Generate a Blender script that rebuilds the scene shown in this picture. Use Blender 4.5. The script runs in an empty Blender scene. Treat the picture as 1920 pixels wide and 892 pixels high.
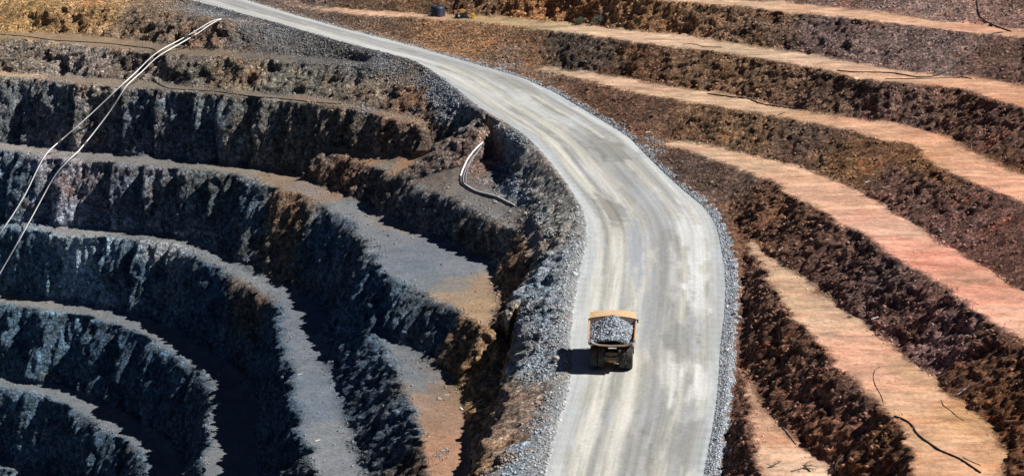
import bpy, math, random
import numpy as np
from mathutils import Vector, Matrix, geometry
from mathutils.bvhtree import BVHTree

random.seed(7)
rng = np.random.default_rng(11)
S = bpy.context.scene
COL = S.collection
R = math.radians

# ------------------------------------------------------------------ camera
CAM_H = 93.6
PITCH = R(11.4133)
FPX, CX, CY = 4300.0, 960.0, 446.0
cam_d = bpy.data.cameras.new('camera')
cam_d.sensor_width = 36.0
cam_d.lens = 36.0 * FPX / 1920.0
cam_d.clip_start, cam_d.clip_end = 1.0, 6000.0
cam = bpy.data.objects.new('camera', cam_d)
cam.location = (0, 0, CAM_H)
cam.rotation_euler = (R(90) - PITCH, 0, 0)
COL.objects.link(cam)
S.camera = cam
CO = np.array([0, 0, CAM_H], float)


def ray(px, py):
    """direction of the line of sight through a point of the survey photograph"""
    u, v = (px - CX) / FPX, (CY - py) / FPX
    c, s = math.cos(PITCH), math.sin(PITCH)
    return np.array([u, c + v * s, -s + v * c])


ROAD_G, ROAD_Y = 0.12, 375.5            # the haul road climbs away from the pit


def at_z(px, py, z):
    d = ray(px, py)
    t = (z - CAM_H) / d[2]
    return CO + d * t


def road_z(y):
    return np.where(y < 480, ROAD_G * (y - ROAD_Y), ROAD_G * (480 - ROAD_Y) + .085 * (y - 480))


def at_road(px, py, off=0.0):
    d = ray(px, py)
    t = (ROAD_G * (0 - ROAD_Y) + off - CAM_H) / (d[2] - ROAD_G * d[1])
    if d[1] * t > 480:
        t = (ROAD_G * (480 - ROAD_Y) - .085 * 480 + off - CAM_H) / (d[2] - .085 * d[1])
    return CO + d * t


# ------------------------------------------------------------------ noise (vectorised gradient noise)
def _hash(ix, iy, iz, seed):
    h = (ix.astype(np.int64) * 374761393 + iy.astype(np.int64) * 668265263 + iz.astype(np.int64) * 2147483647 + seed * 144665) & 0xFFFFFFFF
    h = ((h ^ (h >> 13)) * 1274126177) & 0xFFFFFFFF
    h = ((h ^ (h >> 16)) * 2246822519) & 0xFFFFFFFF
    return (h ^ (h >> 15)) & 0xFFFF


_G = rng.normal(size=(4096, 3))
_G /= np.linalg.norm(_G, axis=1)[:, None]


def perlin(p, seed=0):
    p = np.asarray(p, float)
    i = np.floor(p).astype(np.int64)
    f = p - i
    w = f * f * f * (f * (f * 6 - 15) + 10)
    out = np.zeros(len(p))
    for dx in (0, 1):
        for dy in (0, 1):
            for dz in (0, 1):
                g = _G[_hash(i[:, 0] + dx, i[:, 1] + dy, i[:, 2] + dz, seed) & 4095]
                d = (g[:, 0] * (f[:, 0] - dx) + g[:, 1] * (f[:, 1] - dy) + g[:, 2] * (f[:, 2] - dz))
                d *= (w[:, 0] if dx else 1 - w[:, 0]) * (w[:, 1] if dy else 1 - w[:, 1]) * (w[:, 2] if dz else 1 - w[:, 2])
                out += d
    return out * 1.6


def fbm(p, octaves=4, gain=.5, seed=0):
    p = np.asarray(p, float)
    a, s, out = 1.0, 1.0, np.zeros(len(p))
    for k in range(octaves):
        out += a * perlin(p * s, seed + k * 17)
        a *= gain
        s *= 2.03
    return out


def ridged(p, octaves=4, seed=0):
    p = np.asarray(p, float)
    a, s, out = 1.0, 1.0, np.zeros(len(p))
    for k in range(octaves):
        out += a * (1 - 2 * np.abs(perlin(p * s, seed + k * 31)))
        a *= .5
        s *= 2.07
    return out


def blocks(p, seed=0):
    """random value per fractured block (nearest of scattered points), and distance to the block's heart"""
    p = np.asarray(p, float)
    i0 = np.floor(p).astype(np.int64)
    best = np.full(len(p), 1e9)
    val = np.zeros(len(p))
    for dx in (-1, 0, 1):
        for dy in (-1, 0, 1):
            for dz in (-1, 0, 1):
                c = i0 + np.array([dx, dy, dz])
                j = [_hash(c[:, 0], c[:, 1], c[:, 2], seed + k) / 65535.0 for k in range(3)]
                d = sum((c[:, k] + j[k] - p[:, k]) ** 2 for k in range(3))
                m = d < best
                best = np.where(m, d, best)
                val = np.where(m, _hash(c[:, 0], c[:, 1], c[:, 2], seed + 9) / 32767.5 - 1, val)
    return val, np.sqrt(best)


# ------------------------------------------------------------------ break lines of the pit
Z = dict(R1=-1.3, R2=6.6, R3=14.2, R4=20.9, R5=28.6, R6=36.5, R7=44.0, L0=27.1, L1=19.7, L2=12.0, A=2.0, L3=-5.5, L4=-22.5,
         L5=-40.0, L6=-57.0, L7=-74.0, M=-14.0)
LE = [(230, -24), (290, -13), (355, 0), (500, 38), (640, 79), (775, 113), (815, 135), (859, 168), (899, 202), (943, 225), (990, 256), (1028, 296), (1064, 344),
      (1091, 387), (1101, 411), (1102, 451), (1091, 502), (1081, 552), (1074, 599), (1070, 645), (1073, 690), (1067, 737), (1044, 811), (1024, 892), (1000, 990)]
LS = [(215, -18), (280, -6), (350, 8), (498, 47), (638, 89), (770, 123), (806, 147), (845, 178), (885, 213), (930, 238), (975, 268), (1010, 307), (1040, 340),
      (1058, 367), (1070, 398), (1068, 445), (1058, 488), (1046, 515), (1036, 556), (1036, 600), (1032, 650), (1037, 690), (1022, 740), (1000, 790), (968, 840), (935, 892), (890, 990)]
RE = [(330, -27), (400, -14), (461, 0), (550, 28), (640, 53), (775, 87), (875, 116), (976, 145), (1044, 175), (1111, 215), (1178, 256), (1214, 294), (1280, 356),
      (1324, 391), (1344, 424), (1352, 461), (1359, 502), (1361, 542), (1358, 600), (1353, 626), (1349, 693), (1344, 760), (1337, 800), (1320, 892), (1290, 990)]
RG = [(345, -31), (415, -18), (480, -4), (560, 21), (640, 45), (775, 76), (875, 104), (938, 122), (980, 135), (1046, 161), (1111, 203), (1163, 235), (1212, 266),
      (1230, 290), (1280, 337), (1330, 367), (1367, 401), (1386, 430), (1391, 468), (1395, 519), (1396, 586), (1393, 609), (1387, 652), (1376, 703), (1370, 760),
      (1362, 821), (1349, 892), (1322, 990)]
RT = [(x + 3, y - 2) for x, y in RG]
LINES = {}


def line(name, pts, z, jit=.0, step=3.0):
    LINES[name] = (pts, z, jit, step)


def mid(a, b, k=.5):
    """points between two traced edges, by running length"""
    def res(l, n):
        l = np.array(l, float)
        s = np.r_[0, np.cumsum(np.linalg.norm(np.diff(l, axis=0), axis=1))]
        q = np.linspace(0, s[-1], n)
        return np.c_[np.interp(q, s, l[:, 0]), np.interp(q, s, l[:, 1])]
    A, B = res(a, 60), res(b, 60)
    return [tuple(p) for p in A * (1 - k) + B * k]


line('LE', LE, ('r', 0.0))
line('LS', LS, ('r', -.6), .4)
line('RE', RE, ('r', 0.0))
line('RG', RG, ('r', .15), .15)

line('R1c', [(1392, 700), (1401, 743), (1408, 794), (1418, 834), (1428, 892), (1440, 990)], Z['R1'], .35)
line('R1t', [(1400, 700), (1415, 723), (1438, 753), (1455, 780), (1482, 814), (1529, 851), (1559, 871), (1569, 892), (1630, 990)], Z['R1'], .6)
line('R2c', [(1399, 455), (1414, 482), (1435, 508), (1448, 539), (1468, 566), (1495, 598), (1515, 622), (1549, 652), (1576, 690), (1613, 727), (1643, 757),
             (1674, 780), (1697, 811), (1710, 844), (1714, 892), (1722, 990)], Z['R2'], .5)
line('R2t', [(1403, 448), (1441, 468), (1468, 492), (1509, 522), (1542, 542), (1559, 566), (1600, 591), (1647, 622), (1684, 656), (1724, 683), (1751, 706), (1771, 733),
             (1805, 757), (1852, 780), (1879, 807), (1882, 834), (1895, 892), (1920, 990)], Z['R2'], .8)
line('R3c', [(1248, 272), (1280, 279), (1337, 300), (1391, 315), (1431, 330), (1458, 344), (1475, 361), (1515, 379), (1549, 394), (1566, 411), (1603, 431), (1637, 451),
             (1684, 483), (1717, 502), (1751, 525), (1785, 549), (1825, 579), (1852, 596), (1896, 622), (1920, 636), (1990, 690), (2060, 760), (2200, 900)], Z['R3'], .6)
line('R3t', [(1252, 262), (1280, 266), (1365, 280), (1448, 300), (1515, 317), (1559, 337), (1593, 350), (1620, 364), (1643, 376), (1674, 398), (1717, 421), (1758, 448), (1795, 472),
             (1825, 488), (1869, 515), (1896, 532), (1920, 546), (1990, 590), (2080, 650), (2230, 760)], Z['R3'], .8)
line('R4c', [(1012, 131), (1077, 145), (1145, 161), (1212, 178), (1280, 188), (1361, 202), (1448, 215), (1515, 229), (1576, 240), (1623, 249), (1647, 262), (1700, 267),
             (1742, 274), (1730, 286), (1737, 300), (1768, 318), (1818, 340), (1859, 354), (1879, 364), (1920, 381), (2000, 415), (2100, 470), (2260, 560)], Z['R4'], .6)
line('R4t', [(1014, 122), (1077, 134), (1178, 148), (1280, 165), (1404, 185), (1482, 205), (1573, 219), (1643, 229), (1697, 235), (1741, 247), (1768, 251), (1798, 269),
             (1835, 291), (1852, 300), (1920, 325), (2000, 355), (2100, 400), (2260, 475)], Z['R4'], .8)
line('R5c', [(548, 13, 27.4), (586, 18, 27.7), (640, 25, 28.2), (724, 30), (808, 35), (909, 42), (976, 48), (1027, 57), (1087, 63), (1145, 71), (1212, 81), (1280, 89), (1354, 98), (1425, 109), (1475, 118),
             (1529, 126), (1566, 136), (1616, 148), (1684, 155), (1778, 161), (1818, 168), (1838, 178), (1885, 192), (1920, 202), (2000, 228), (2100, 265), (2260, 325)], Z['R5'], .5)
line('R5t', [(400, -22), (480, -9), (560, 5), (640, 17), (741, 24), (808, 27), (909, 32), (997, 39), (1077, 46), (1145, 53), (1212, 61), (1280, 67), (1364, 81), (1425, 90), (1495, 99), (1566, 111),
             (1643, 124), (1690, 134), (1751, 141), (1852, 148), (1920, 160), (2000, 178), (2100, 205), (2260, 250)], Z['R5'], .7)
line('R6c', [(430, -68), (500, -61), (640, -51), (800, -39), (900, -29), (1000, -20), (1100, -12), (1200, -4), (1280, 3), (1408, 13), (1448, 19), (1515, 24), (1576, 32), (1650, 40), (1731, 50), (1825, 62),
             (1920, 68), (2000, 80), (2100, 100), (2260, 135)], Z['R6'], .6)
line('R6t', [(430, -75), (500, -69), (640, -60), (800, -49), (900, -40), (1000, -31), (1100, -24), (1200, -15), (1280, -7), (1340, 0), (1448, 4), (1532, 11), (1616, 20), (1700, 32), (1768, 42), (1835, 44),
             (1902, 56), (2000, 66), (2100, 82), (2260, 112)], Z['R6'], .7)
line('R7c', [(430, -136), (640, -121), (900, -102), (1100, -88), (1280, -76), (1400, -68), (1532, -60), (1640, -52), (1740, -44), (1835, -36), (1920, -26), (2000, -16), (2100, 0), (2260, 25)], Z['R7'], .7)

line('L0c', [(-150, -13), (0, -2), (60, 3), (110, 10), (160, 12), (235, 15), (300, 21), (353, 30), (400, 36), (420, 39)], Z['L0'], .6)
line('L1t', [(-150, 46), (0, 62), (54, 61), (111, 62), (161, 68), (220, 72), (269, 80), (323, 87), (370, 93), (420, 97), (470, 100), (552, 105), (640, 113), (688, 119)], Z['L1'], .7)
line('L1c', [(-150, 58), (0, 72), (81, 76), (135, 82), (215, 89), (289, 97), (336, 101), (404, 103), (454, 108), (505, 111), (552, 113), (640, 120), (686, 126)], Z['L1'], .5)
line('L2t', [(-150, 118), (0, 136), (67, 140), (135, 146), (215, 151), (289, 156), (336, 161), (404, 168), (471, 175), (525, 178), (580, 181), (640, 190), (690, 201), (741, 209), (780, 219), (806, 228)], Z['L2'], .8)
line('L2c', [(-150, 126), (0, 143), (67, 145), (135, 155), (202, 160), (269, 165), (336, 170), (404, 175), (471, 183), (538, 188), (600, 195), (640, 200), (684, 209), (741, 222), (783, 233)], Z['L2'], .5)
line('Ac', [(608, 284, 1.6), (640, 292, 1.5), (690, 307, 2), (724, 323, 2.5), (775, 344, 3), (808, 356, 3.2), (855, 374, 3.2), (902, 396, 2.8), (936, 416, 2.4), (976, 435, 2), (986, 446, 2), (994, 466, 1.8), (1004, 492, 1.6)], None, .5)
line('At', [(612, 279, 1.8), (650, 281, 2), (700, 289, 3), (770, 296, 4.3), (800, 296, 4.8), (825, 286, 6), (850, 276, 7.4), (862, 268, 8.6)], None, .5)
line('At2', [(868, 310, 7.6), (878, 330, 6.2), (893, 345, 5), (915, 353, 4.6), (950, 362, 5), (985, 387, 5), (1004, 407, 4.8), (1016, 441, 4.2), (1019, 478, 3.4)], None, .4)
line('Amound', [(914, 282, 8.6), (936, 300, 8.0), (958, 318, 7.4), (966, 334, 6.4)], None, .3)
line('L3t', [(-150, 256), (0, 271), (50, 271), (91, 277), (131, 285), (168, 283), (235, 292), (303, 295), (336, 298), (387, 306), (437, 311), (505, 316), (556, 327), (600, 346), (640, 361), (676, 377), (715, 395),
             (770, 424), (842, 454), (882, 473), (922, 492), (941, 505), (938, 532), (936, 549), (944, 569), (940, 592), (928, 612)], Z['L3'], .6)
line('L3c', [(-150, 264), (0, 279), (81, 293), (140, 299), (202, 305), (235, 307), (286, 311), (323, 315), (397, 318), (437, 325), (471, 334), (501, 347), (525, 354), (572, 364), (589, 377), (612, 391), (640, 404),
             (664, 415), (677, 435), (687, 452), (697, 475), (711, 498), (738, 522), (754, 530), (788, 543), (822, 562), (855, 579), (882, 593), (904, 611), (917, 622)], Z['L3'], .7)
line('L4t', [(-150, 398), (0, 415), (67, 424), (135, 427), (188, 432), (250, 434), (325, 441), (375, 455), (428, 482), (486, 510), (540, 536), (584, 553), (604, 580), (616, 615), (624, 650), (632, 690), (642, 737), (660, 794), (674, 834), (690, 878),
             (720, 990)], Z['L4'], .6)
line('L4c', [(-150, 403), (0, 420), (67, 431), (128, 441), (188, 444), (235, 446), (286, 451), (326, 457), (353, 470), (387, 488), (420, 509), (451, 523), (484, 548), (516, 562), (526, 592), (526, 636), (538, 659), (546, 703),
             (563, 727), (558, 775), (562, 820), (586, 845), (603, 892), (622, 990)], Z['L4'], .8)
line('Mc', [(707, 627), (721, 653), (738, 683), (754, 716), (771, 747), (785, 777), (788, 807), (798, 841), (803, 892), (812, 990)], Z['M'], .5)
line('Mt', [(716, 624), (751, 632), (775, 643), (808, 666), (826, 690), (849, 706), (876, 723), (876, 770), (880, 810), (886, 850), (880, 892), (868, 990)], Z['M'], .5)
line('L5t', [(-150, 532), (0, 545), (34, 550), (74, 559), (140, 568), (200, 580), (300, 606), (350, 631), (400, 660), (440, 684), (470, 704), (488, 740), (493, 800), (493, 850), (490, 892), (484, 990)], Z['L5'], .6)
line('L5c', [(-150, 553), (0, 566), (67, 577), (135, 587), (188, 600), (249, 619), (290, 645), (330, 668), (360, 688), (388, 707), (404, 722), (398, 746), (389, 780), (392, 810), (389, 845), (387, 892), (378, 990)], Z['L5'], .8)
line('L6t', [(-150, 690), (0, 705), (60, 716), (118, 726), (180, 748), (240, 778), (290, 806), (330, 832), (352, 858), (362, 892), (362, 990)], Z['L6'], .6)
line('L6c', [(-150, 712), (0, 727), (47, 729), (84, 739), (108, 753), (145, 771), (188, 808), (216, 814), (244, 830), (270, 852), (278, 880), (278, 910), (272, 990)], Z['L6'], .7)
line('L7t', [(-150, 846), (0, 862), (60, 878), (120, 910), (160, 950), (175, 990)], Z['L7'], .5)
line('L7c', [(-150, 858), (0, 873), (40, 888), (80, 925), (100, 990)], Z['L7'], .5)
line('L8t', [(-150, 1005), (0, 1020), (60, 1060)], -90.0, .2)
line('scarp', [(1006, 520, 1.2), (991, 570, -.3), (985, 640, -2.2), (978, 690, -3.3), (946, 755, -5.2), (916, 830, -7.4), (898, 892, -8.8), (884, 990, -10)], None, .4)
line('scarp_foot', [(968, 655, -9.2), (958, 712, -10.3), (928, 785, -11.9), (902, 858, -12.9), (886, 925, -13.4)], None, .3)
line('rib', [(931, 628, -6.8), (944, 655, -8.3), (936, 694, -9.3), (906, 724, -11.4)], None, .3)


def world_line(pts, z, step, jit, seed, nmj=''):
    if nmj[:1] == 'R' and nmj[1:2].isdigit():
        step = 2.0
    w = []
    for p in pts:
        if len(p) == 3:
            w.append(at_z(p[0], p[1], p[2]))
        elif isinstance(z, tuple):
            w.append(at_road(p[0], p[1], z[1]))
        else:
            w.append(at_z(p[0], p[1], z))
    w = np.array(w)
    s = np.r_[0, np.cumsum(np.linalg.norm(np.diff(w[:, :2], axis=0), axis=1))]
    n = max(2, int(s[-1] / step) + 1)
    q = np.linspace(0, s[-1], n)
    L = np.c_[[np.interp(q, s, w[:, k]) for k in range(3)]].T
    # round the corners of the traced polyline a little
    for _ in range(2):
        L[1:-1] = L[1:-1] * .5 + (L[:-2] + L[2:]) * .25
    if jit:
        t = np.gradient(L[:, :2], axis=0)
        t /= np.maximum(1e-6, np.linalg.norm(t, axis=1))[:, None]
        nrm = np.c_[-t[:, 1], t[:, 0]]
        k = jit * 1.25 * (fbm(np.c_[L[:, :2] / 9.0, np.full(n, seed * 3.7)], 3, .75, seed))
        if nmj[:1] == 'R' and jit > .3 and step < 2.5:
            k = k + .45 * perlin(np.c_[L[:, :2] / 3.1, np.full(n, seed * 1.9)], seed + 50)
        env = np.minimum(1, np.minimum(np.arange(n), np.arange(n)[::-1]) / 3.0)
        L[:, :2] += nrm * (k * env)[:, None]
    return L


WL = {}


def between(A, B, k, lift):
    """a ridge that runs between two edges of the road shoulder"""
    out = []
    for p in A[1:-1]:
        d = ((B[:, :2] - p[:2]) ** 2).sum(1)
        o = B[d.argmin()]
        m = p * (1 - k) + o * k
        out.append((m[0], m[1], p[2] + lift))
    return np.array(out)


for k, (nm, (pts, z, jit, step)) in enumerate(LINES.items()):
    WL[nm] = world_line(pts, z, step, jit, k + 1, nm)

WL['LM'] = between(WL['LE'], WL['LS'], .45, .5)
WL['RM'] = between(WL['RE'], WL['RG'], .6, .7)
WL['RM'] = WL['RM'][WL['RM'][:, 1] < 625]
verts, edges, bench = [], [], []
BENCH = {n: k for k, n in enumerate(['R1', 'R2', 'R3', 'R4', 'R5', 'R6', 'L1', 'L2', 'A', 'L3', 'L4', 'L5', 'L6', 'L7', 'M'])}
for nm, L in WL.items():
    b = len(verts)
    verts += [tuple(p) for p in L]
    bench += [BENCH.get(nm[:2], BENCH.get(nm[:1], -1) if nm in ('Ac', 'At', 'At2', 'Mc', 'Mt') else -1)] * len(L)
    edges += [(b + i, b + i + 1) for i in range(len(L) - 1)]
# outer ground so the terrain goes on beyond the picture
for p in [(-330, 735, 40), (-150, 735, 40), (-60, 790, 47), (60, 780, 47), (180, 720, 47), (230, 560, 47), (210, 360, 47), (165, 290, 38), (-330, 560, -40), (-190, 400, -90), (-80, 330, -90), (-330, 640, 20)]:
    verts.append(p)
n_in = len(verts)
bench += [-1] * (len(verts) - len(bench))
res = geometry.delaunay_2d_cdt([Vector(v[:2]) for v in verts], edges, [], 0, 1e-4, True)
vo, eo, fo, ov, oe, of = res
P = np.zeros((len(vo), 3))
pb = np.full(len(vo), -1)
bad = 0
vz = np.array([v[2] for v in verts])
vxy = np.array([v[:2] for v in verts])
for i, v in enumerate(vo):
    P[i, :2] = v
    if ov[i]:
        pb[i] = bench[ov[i][0]]
        P[i, 2] = np.mean([vz[j] for j in ov[i]])
    else:
        bad += 1
        d = ((vxy - np.array(v)) ** 2).sum(1)
        j = np.argsort(d)[:4]
        P[i, 2] = vz[j].mean()
        print('CROSS at', np.round(P[i], 1), [n for n, L in WL.items() if np.min(((L[:, :2] - np.array(v)) ** 2).sum(1)) < 12])
T = np.array([f for f in fo if len(f) == 3], int)
print('TIN', len(P), len(T), 'crossings', bad)

# haul road = triangles between its two edges
road_poly = np.r_[WL['LE'][:, :2], WL['RE'][::-1, :2]]


def in_poly(q, poly):
    x, y = q[:, 0], q[:, 1]
    c = np.zeros(len(q), bool)
    x0, y0 = poly[:, 0], poly[:, 1]
    x1, y1 = np.roll(x0, -1), np.roll(y0, -1)
    for k in range(len(poly)):
        m = (y0[k] > y) != (y1[k] > y)
        xi = (x1[k] - x0[k]) * (y - y0[k]) / (y1[k] - y0[k] + 1e-12) + x0[k]
        c ^= m & (x < xi)
    return c


cent = P[T].mean(1)
Tc = in_poly(cent[:, :2], road_poly).astype(int)          # 1 = road, 2 = flat bench floor, 0 = face or bank
b3 = pb[T]
Tc[(Tc == 0) & (b3[:, 0] >= 0) & (b3[:, 0] == b3[:, 1]) & (b3[:, 0] == b3[:, 2])] = 2


def tri_normals(P, T):
    a, b, c = P[T[:, 0]], P[T[:, 1]], P[T[:, 2]]
    n = np.cross(b - a, c - a)
    l = np.linalg.norm(n, axis=1)
    return n / np.maximum(l, 1e-9)[:, None], l / 2


# ------------------------------------------------------------------ subdivide until faces are about a pixel wide
def target_len(pm, slope):
    d = np.linalg.norm(pm - CO, axis=1)
    out = (np.abs(pm[:, 0]) > d * .26) | (d < 290) | (d > 760)
    base = np.where(slope > .35, .0015, .0027) * d
    return np.where(out, base * 4, base)


def refine(P, T, Tc, iters=9):
    for it in range(iters):
        E = np.sort(np.c_[T[:, [0, 1]], T[:, [1, 2]], T[:, [2, 0]]].reshape(-1, 2), axis=1)
        key = E[:, 0].astype(np.int64) * len(P) + E[:, 1]
        uk, inv = np.unique(key, return_inverse=True)
        ua, ub = uk // len(P), uk % len(P)
        d = P[ub] - P[ua]
        L = np.linalg.norm(d, axis=1)
        m = L > target_len((P[ua] + P[ub]) / 2, np.abs(d[:, 2]) / np.maximum(L, 1e-6))
        if not m.any():
            break
        # one more edge is marked where a triangle's longest edge would be left out
        inv = inv.reshape(-1, 3)
        nid = np.full(len(uk), -1, np.int64)
        nid[m] = len(P) + np.arange(m.sum())
        P = np.r_[P, (P[ua[m]] + P[ub[m]]) / 2]
        mk = nid[inv]                                   # (T,3): edge 01,12,20
        cnt = (mk >= 0).sum(1)
        out, oc = [T[cnt == 0]], [Tc[cnt == 0]]
        i = np.where(cnt == 3)[0]
        t, q = T[i], mk[i]
        for tri in ((t[:, 0], q[:, 0], q[:, 2]), (q[:, 0], t[:, 1], q[:, 1]), (q[:, 2], q[:, 1], t[:, 2]), (q[:, 0], q[:, 1], q[:, 2])):
            out.append(np.stack(tri, 1)); oc.append(Tc[i])
        for e in range(3):
            r = [e, (e + 1) % 3, (e + 2) % 3]
            i = np.where((cnt == 1) & (mk[:, e] >= 0))[0]
            t, q = T[i][:, r], mk[i, e]
            out += [np.stack((t[:, 0], q, t[:, 2]), 1), np.stack((q, t[:, 1], t[:, 2]), 1)]
            oc += [Tc[i], Tc[i]]
            i = np.where((cnt == 2) & (mk[:, e] < 0))[0]   # edge e is the whole one
            t, q = T[i][:, r], mk[i][:, r]
            out += [np.stack((q[:, 1], t[:, 2], q[:, 2]), 1), np.stack((t[:, 0], t[:, 1], q[:, 1]), 1), np.stack((t[:, 0], q[:, 1], q[:, 2]), 1)]
            oc += [Tc[i]] * 3
        T, Tc = np.concatenate(out), np.concatenate(oc)
    return P, T, Tc


P, T, Tc = refine(P, T, Tc)
print('refined', len(P), len(T))


def scatter_mean(nv, T, vals):
    s = np.zeros((nv,) + vals.shape[1:])
    c = np.zeros(nv)
    for k in range(3):
        if vals.ndim == 1:
            s += np.bincount(T[:, k], vals, nv)
        else:
            for j in range(vals.shape[1]):
                s[:, j] += np.bincount(T[:, k], vals[:, j], nv)
        c += np.bincount(T[:, k], minlength=nv)
    c = np.maximum(c, 1)
    return s / (c if vals.ndim == 1 else c[:, None])


def vsmooth(vals, T, n):
    for _ in range(n):
        vals = scatter_mean(len(vals), T, vals[T].mean(1))
    return vals


fn, fa = tri_normals(P, T)
flip = fn[:, 2] < 0
T[flip] = T[flip][:, ::-1]
fn[flip] *= -1
road_f = Tc == 1
wall_f = np.clip((1 - fn[:, 2] - .05) / .08, 0, 1)
wall_f[road_f] = 0
class_f = (Tc == 0).astype(float)
wall_f = np.where(Tc == 2, np.minimum(wall_f, .3), np.maximum(wall_f, .45 * class_f))
vroad = np.zeros(len(P), bool)
vroad[T[road_f]] = True
wall = scatter_mean(len(P), T, wall_f)
VN = scatter_mean(len(P), T, fn)
VN = vsmooth(VN, T, 6)
VN /= np.maximum(np.linalg.norm(VN, axis=1), 1e-6)[:, None]
wall_s = vsmooth(wall, T, 3)
# soften the break lines
keep = vroad
P2 = vsmooth(P.copy(), T, 2)
P = np.where(keep[:, None], P, P2)
WALL0 = vsmooth(scatter_mean(len(P), T, class_f), T, 1)

# ------------------------------------------------------------------ rock relief
# which side of the haul road: left pit (hard blasted rock) or right hillside (weathered batters)
rc = (WL['LE'][:, :2], WL['RE'][:, :2])
mid_road = np.array(mid(LE, RE))
MR = np.array([at_road(*p)[:2] for p in mid_road])
s_mr = np.r_[0, np.cumsum(np.linalg.norm(np.diff(MR, axis=0), axis=1))]
q = np.linspace(0, s_mr[-1], 300)
MRd = np.c_[np.interp(q, s_mr, MR[:, 0]), np.interp(q, s_mr, MR[:, 1])]
tan = np.gradient(MRd, axis=0)
tan /= np.linalg.norm(tan, axis=1)[:, None]


def road_coords(xy):
    u, v = np.zeros(len(xy)), np.zeros(len(xy))
    for a in range(0, len(xy), 20000):
        d = ((xy[a:a + 20000, None, :] - MRd[None]) ** 2).sum(2)
        j = d.argmin(1)
        w = xy[a:a + 20000] - MRd[j]
        u[a:a + 20000] = w[:, 0] * tan[j, 1] - w[:, 1] * tan[j, 0]
        v[a:a + 20000] = q[j] + (w * tan[j]).sum(1)
    return u, v


ru, rv = road_coords(P[:, :2])
left = np.where(ru > 0, 1.0, 0.0)        # line runs from far to near: positive = pit side
if np.median(P[left > 0.5][:, 0]) > np.median(P[left < 0.5][:, 0]):
    left = 1 - left
    ru = -ru
edge_fade = np.clip((np.abs(ru) - 13) / 5, 0, 1)
Q = P.copy()
amp_big = np.clip((-P[:, 2] + 24) / 26, .0, 1) * left       # deeper walls stand steeper and more broken
nb = fbm(np.c_[P[:, 0] / 15, P[:, 1] / 22, P[:, 2] / 60], 2, .5, 3)           # buttresses
nb2 = ridged(np.c_[P[:, 0] / 6.0, P[:, 1] / 7.5, P[:, 2] / 26], 3, 9)          # columns
nf = fbm(P / np.array([1.6, 1.9, 2.6]), 4, .62, 21)                             # blocks
nr = fbm(P / np.array([5.0, 8.0, 5.0]), 3, .5, 41)
nrid = ridged(P / np.array([2.3, 3.0, 2.0]), 3, 57)
nm = fbm(np.c_[P[:, 0] / 3.2, P[:, 1] / 4.0, P[:, 2] / 7.0], 3, .55, 91)       # slabs
top = np.clip((P[:, 2] - 9) / 6, 0, 1) * left                                  # upper, softer benches with alcoves
alc = np.minimum(0, fbm(np.c_[P[:, 0] / 11, P[:, 1] / 18, P[:, 2] / 22], 2, .5, 13) + .05)
nbut = np.abs(fbm(np.c_[P[:, 0] / 13, P[:, 1] / 17, P[:, 2] / 50], 2, .5, 17))     # sharp re-entrant corners between buttresses
ncol = ridged(np.c_[P[:, 0] / 2.6, P[:, 1] / 3.4, P[:, 2] / 15], 3, 29)               # drill-hole wide columns
# joint planes cut the faces into saw teeth: each slab swings away from the pit, then a step brings the face forward
STEPX = np.array([-190, -172, -158, -146, -133, -119, -104, -95, -85, -76, -67, -57.5, -50, -41, -33, -24, -12, 0, 30], float)
STEPA = np.array([3, 3.5, 2.2, 3.2, 2.4, 4.8, 3.0, 4.2, 2.4, 3.4, 2.2, 3.0, 2.4, 2.6, 2, 2, 1, 0])
xw = P[:, 0] + 1.6 * fbm(np.c_[P[:, 1] / 14, P[:, 2] / 9, P[:, 0] * 0], 2, .5, 131) - .05 * (P[:, 2] + 20)
kx = np.clip(np.searchsorted(STEPX, xw) - 1, 0, len(STEPA) - 1)
tx = (xw - STEPX[kx]) / (STEPX[kx + 1] - STEPX[kx])
tx = np.clip(tx, 0, 1)
saw = -STEPA[kx] * np.where(tx < .9, (tx / .9) ** 1.2, (1 - tx) / .1) + 1.2
x2 = P[:, 0] / 4.3 + .5 * fbm(np.c_[P[:, 0] / 9, P[:, 1] / 9, P[:, 2] / 7], 2, .5, 141)
t2 = x2 - np.floor(x2)
saw2 = -(np.where(t2 < .85, t2 / .85, (1 - t2) / .15)) * (.55 + .5 * perlin(np.c_[np.floor(x2), P[:, 1] / 20, P[:, 2] / 30], 143)) + .4
facing = np.clip((-VN[:, 1] - .25) / .3, 0, 1)                                         # faces that look towards the south
deep = np.clip((-P[:, 2] + 13) / 6, 0, 1)
dl = left * (deep * facing * (saw * 1.15 + 1.2 * saw2) + (.25 + .75 * amp_big) * (.7 * nb + 1.6 * (nbut - .28)) + (.4 + .6 * amp_big) * (.9 * (nb2 - .3) + .42 * (ncol - .3)) + (.85 - .5 * deep) * nm + (.5 - .2 * deep) * nf + top * 5.5 * np.minimum(0, alc + .12))
rill = ridged(np.c_[P[:, 1] / 2.4 + P[:, 0] / 9, P[:, 0] / 16, P[:, 2] / 16], 3, 61)
dr = (1 - left) * (.6 * nr + .15 * nm + .34 * nf + .3 * (nrid - .4) + .42 * (rill - .4) + (1.7 + 2.2 * np.clip((P[:, 2] - 28) / 2, 0, 1)) * alc)
ww = np.where((wall_s > .05) & (edge_fade > 0) & (P[:, 1] < 720))[0]
Pw = P[ww] + .5 * np.c_[perlin(P[ww] / 2.1, 301), perlin(P[ww] / 2.1, 302), perlin(P[ww] / 2.1, 303)]
b1 = blocks(Pw / np.array([2.2, 2.9, 11.0]), 3)
b2 = blocks(Pw / np.array([1.05, 1.3, 3.6]), 23)
b3_ = blocks(Pw / np.array([5.0, 7.0, 4.5]), 43)
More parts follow.
